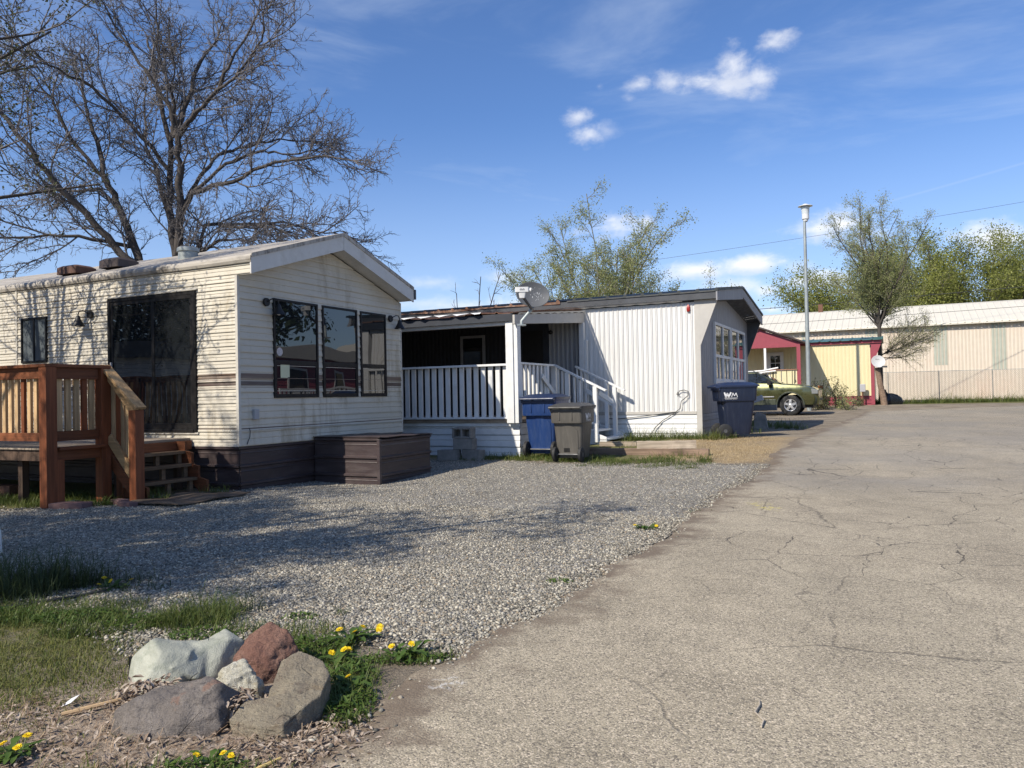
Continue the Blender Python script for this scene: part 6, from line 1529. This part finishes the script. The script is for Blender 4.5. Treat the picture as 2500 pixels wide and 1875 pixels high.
MB().prism([(-7.3,2.9),(9.3,2.9),(9.3,3.05),(1,3.5),(-7.3,3.05)], -4.2, .3, 'x').build('roof', mm['darkgrey'], LH)

mm['leafdark'] = leafmat('dark_leaves', (.02,.035,.012), (.05,.075,.025), .2)
for i, (x, y, H) in enumerate(((-34,2,11),(-35,13,12.5))):
    broom('evergreen_tree', 'dark dense tree behind the white home on the left, mirrored in the sliding door', 'tree', gl3(x,y), 12, H, 50, wsp, 70+i, .28, mm['barkg'], mm['twig'], mm['leafdark'], 5, .3, .5, group='trees mirrored in the glass')
x_, y_ = xy(19, 12); broom('evergreen_tree', 'dark dense tree behind the red house across the lane', 'tree', (x_, y_, .2), 12, 11, 45, wsp, 75, .28, mm['barkg'], mm['twig'], mm['leafdark'], 5, .3, .5)
# ------------------------------------------------------------------ sky, sun, camera
EL = R(40.5); SX, SY = -.724, -.69
w = bpy.data.worlds.new('World'); SC.world = w; w.use_nodes = True; t = w.node_tree; t.nodes.clear()
class WN(NT):
    def __init__(s, tree): s.t = tree; s._tc = None
    def tc(s):
        if s._tc is None: s._tc = s.n('ShaderNodeTexCoord')
        return s._tc.outputs['Generated']
W_ = WN(t)
out = t.nodes.new('ShaderNodeOutputWorld'); bg = t.nodes.new('ShaderNodeBackground'); sky = t.nodes.new('ShaderNodeTexSky')
sky.sky_type = 'NISHITA'; sky.sun_disc = False; sky.sun_elevation = EL; sky.sun_rotation = math.atan2(SX, SY); sky.altitude = 300
sky.air_density = 1.0; sky.dust_density = .6; sky.ozone_density = 2.2
x, y, z = W_.sep(W_.tc())[0:3]
az = W_.math('ARCTAN2', x, y); el = W_.math('ARCSINE', z)
nz = W_.math('SUBTRACT', W_.noise(15, W_.mapping((1,1,1.6)), 8, .62, .25), .5); nz2 = W_.math('SUBTRACT', W_.noise(48, W_.mapping((1,1,1.4)), 5, .6), .5)
nz = W_.math('ADD', W_.math('MULTIPLY', nz, 3.1), W_.math('MULTIPLY', nz2, .9))
BL = [(0.1703, 0.3733, 0.0223, 0.0097, .6), (0.2092, 0.3738, 0.0306, 0.0125, .6), (0.2474, 0.3725, 0.0334, 0.0153, .8), (0.2853, 0.3851, 0.025, 0.0306, .8), (0.2794, 0.363, 0.0445, 0.0139, .75), (0.3189, 0.3666, 0.0223, 0.0195, .7), (0.3315, 0.4014, 0.0278, 0.0106, .65),
 (0.0905, 0.343, 0.0209, 0.0139, .7), (0.1056, 0.3218, 0.0209, 0.0139, .65), (0.127, 0.3245, 0.0223, 0.0111, .3), (0.1197, 0.3755, 0.007, 0.0056, .2), (0.1574, 0.3593, 0.0097, 0.007, .3),
 (0.3802, 0.1873, 0.0457, 0.0187, .95), (0.4073, 0.1923, 0.0389, 0.0167, 1), (0.431, 0.1848, 0.0278, 0.0167, .8), (0.2952, 0.1533, 0.0445, 0.0153, 1), (0.2419, 0.1499, 0.0529, 0.0139, .9), (0.3639, 0.13, 0.0501, 0.0125, 1), (0.3205, 0.1209, 0.0306, 0.0125, .85),
 (0.5589, 0.157, 0.0529, 0.0209, .9), (0.1383, 0.2072, 0.0501, 0.0209, .9), (0.1776, 0.2146, 0.0167, 0.0167, .8), (0.3251, 0.0978, 0.025, 0.007, .9), (0.2788, 0.1287, 0.0556, 0.0167, .7), (0.3542, 0.1452, 0.025, 0.0111, .4),
 (-0.0507, 0.1116, 0.0667, 0.0154, .7), (-0.0033, 0.1145, 0.0513, 0.0154, .75), (-0.0973, 0.1458, 0.0462, 0.0092, .35), (-0.1082, 0.12, 0.0462, 0.0103, .4), (-0.0026, 0.1498, 0.0308, 0.0128, .5), (.9,.25,.1,.03,.9), (1.4,.2,.15,.04,.9), (-1.3,.3,.15,.04,.8), (2.2,.3,.2,.05,.8)]
acc = None; shade = None
for a, e, sa, se, k in BL:
    dx = W_.math('DIVIDE', W_.math('SUBTRACT', az, a), sa*1.05); dy = W_.math('DIVIDE', W_.math('SUBTRACT', el, e), se*1.05)
    d = W_.math('SQRT', W_.math('ADD', W_.math('MULTIPLY', dx, dx), W_.math('MULTIPLY', dy, dy)))
    m = W_.math('MULTIPLY', W_.math('SMOOTH_MAX' if False else 'SUBTRACT', 1.15, d), 1.0)
    mk = W_.math('MULTIPLY', W_.rng(W_.math('ADD', m, nz), .0, 1.5, 0, 1), k)
    acc = mk if acc is None else W_.math('MAXIMUM', acc, mk)
    sh = W_.math('MULTIPLY', W_.rng(dy, -1.0, .15, 1, 0), mk); shade = sh if shade is None else W_.math('MAXIMUM', shade, sh)
# thin high cirrus
ci = W_.noise(2.3, W_.mapping((1,1.2,5.5),(0,.18,.4)), 6, .62, .5); ci = W_.math('MULTIPLY', W_.rng(ci, .40, .74, 0, .24), W_.rng(el, .03, .12, .3, 1))
trail = W_.math('SUBTRACT', el, W_.math('ADD', .187, W_.math('MULTIPLY', W_.math('SUBTRACT', az, .30), .165)))
trail = W_.math('MULTIPLY', W_.rng(W_.math('ABSOLUTE', trail), .0, .0022, .08, 0), W_.rng(az, .28, .40, 0, 1))
hz = W_.rng(el, .0, .36, .40, 0)
col = W_.mix(W_.math('MAXIMUM', ci, hz), SKYTINT(W_, sky.outputs[0]), (7.2,8.2,9.6))
col = W_.mix(trail, col, (8,8.6,9.4))
ccol = W_.mix(shade, (9.6,9.7,10.0), (6.0,6.5,7.6))
col = W_.mix(acc, col, ccol)
t.links.new(col, bg.inputs[0]); bg.inputs[1].default_value = SKYSTR; t.links.new(bg.outputs[0], out.inputs[0])

sl = bpy.data.lights.new('sun', 'SUN'); sl.energy = SUNE; sl.angle = R(.53); sl.color = (1, .92, .79)
so = bpy.data.objects.new('sun', sl); COL.objects.link(so)
to = Vector((SX*math.cos(EL), SY*math.cos(EL), math.sin(EL))); so.rotation_euler = to.to_track_quat('Z', 'Y').to_euler(); so.location = (-20,-20,30)

PITCH, ROLL = 28.5/1900, .02
f = Vector((0, math.cos(PITCH), math.sin(PITCH))); r0 = Vector((1,0,0)); u0 = r0.cross(f)
r_ = r0*math.cos(ROLL)-u0*math.sin(ROLL); u_ = u0*math.cos(ROLL)+r0*math.sin(ROLL)
cam = bpy.data.cameras.new('camera'); cam.sensor_width = 36; cam.lens = 1900/2500*36; cam.clip_end = 2000; cam.clip_start = .05
co = bpy.data.objects.new('camera', cam); COL.objects.link(co)
co.matrix_world = Matrix(((r_.x,u_.x,-f.x,0),(r_.y,u_.y,-f.y,0),(r_.z,u_.z,-f.z,EYE),(0,0,0,1)))
SC.camera = co
SC.view_settings.view_transform = 'Standard'; SC.view_settings.look = 'None'; SC.view_settings.exposure = EXPO; SC.view_settings.gamma = 1
SC.render.engine = 'CYCLES'
SC.cycles.max_bounces = 8; SC.cycles.diffuse_bounces = 3; SC.cycles.glossy_bounces = 3; SC.cycles.use_denoising = True
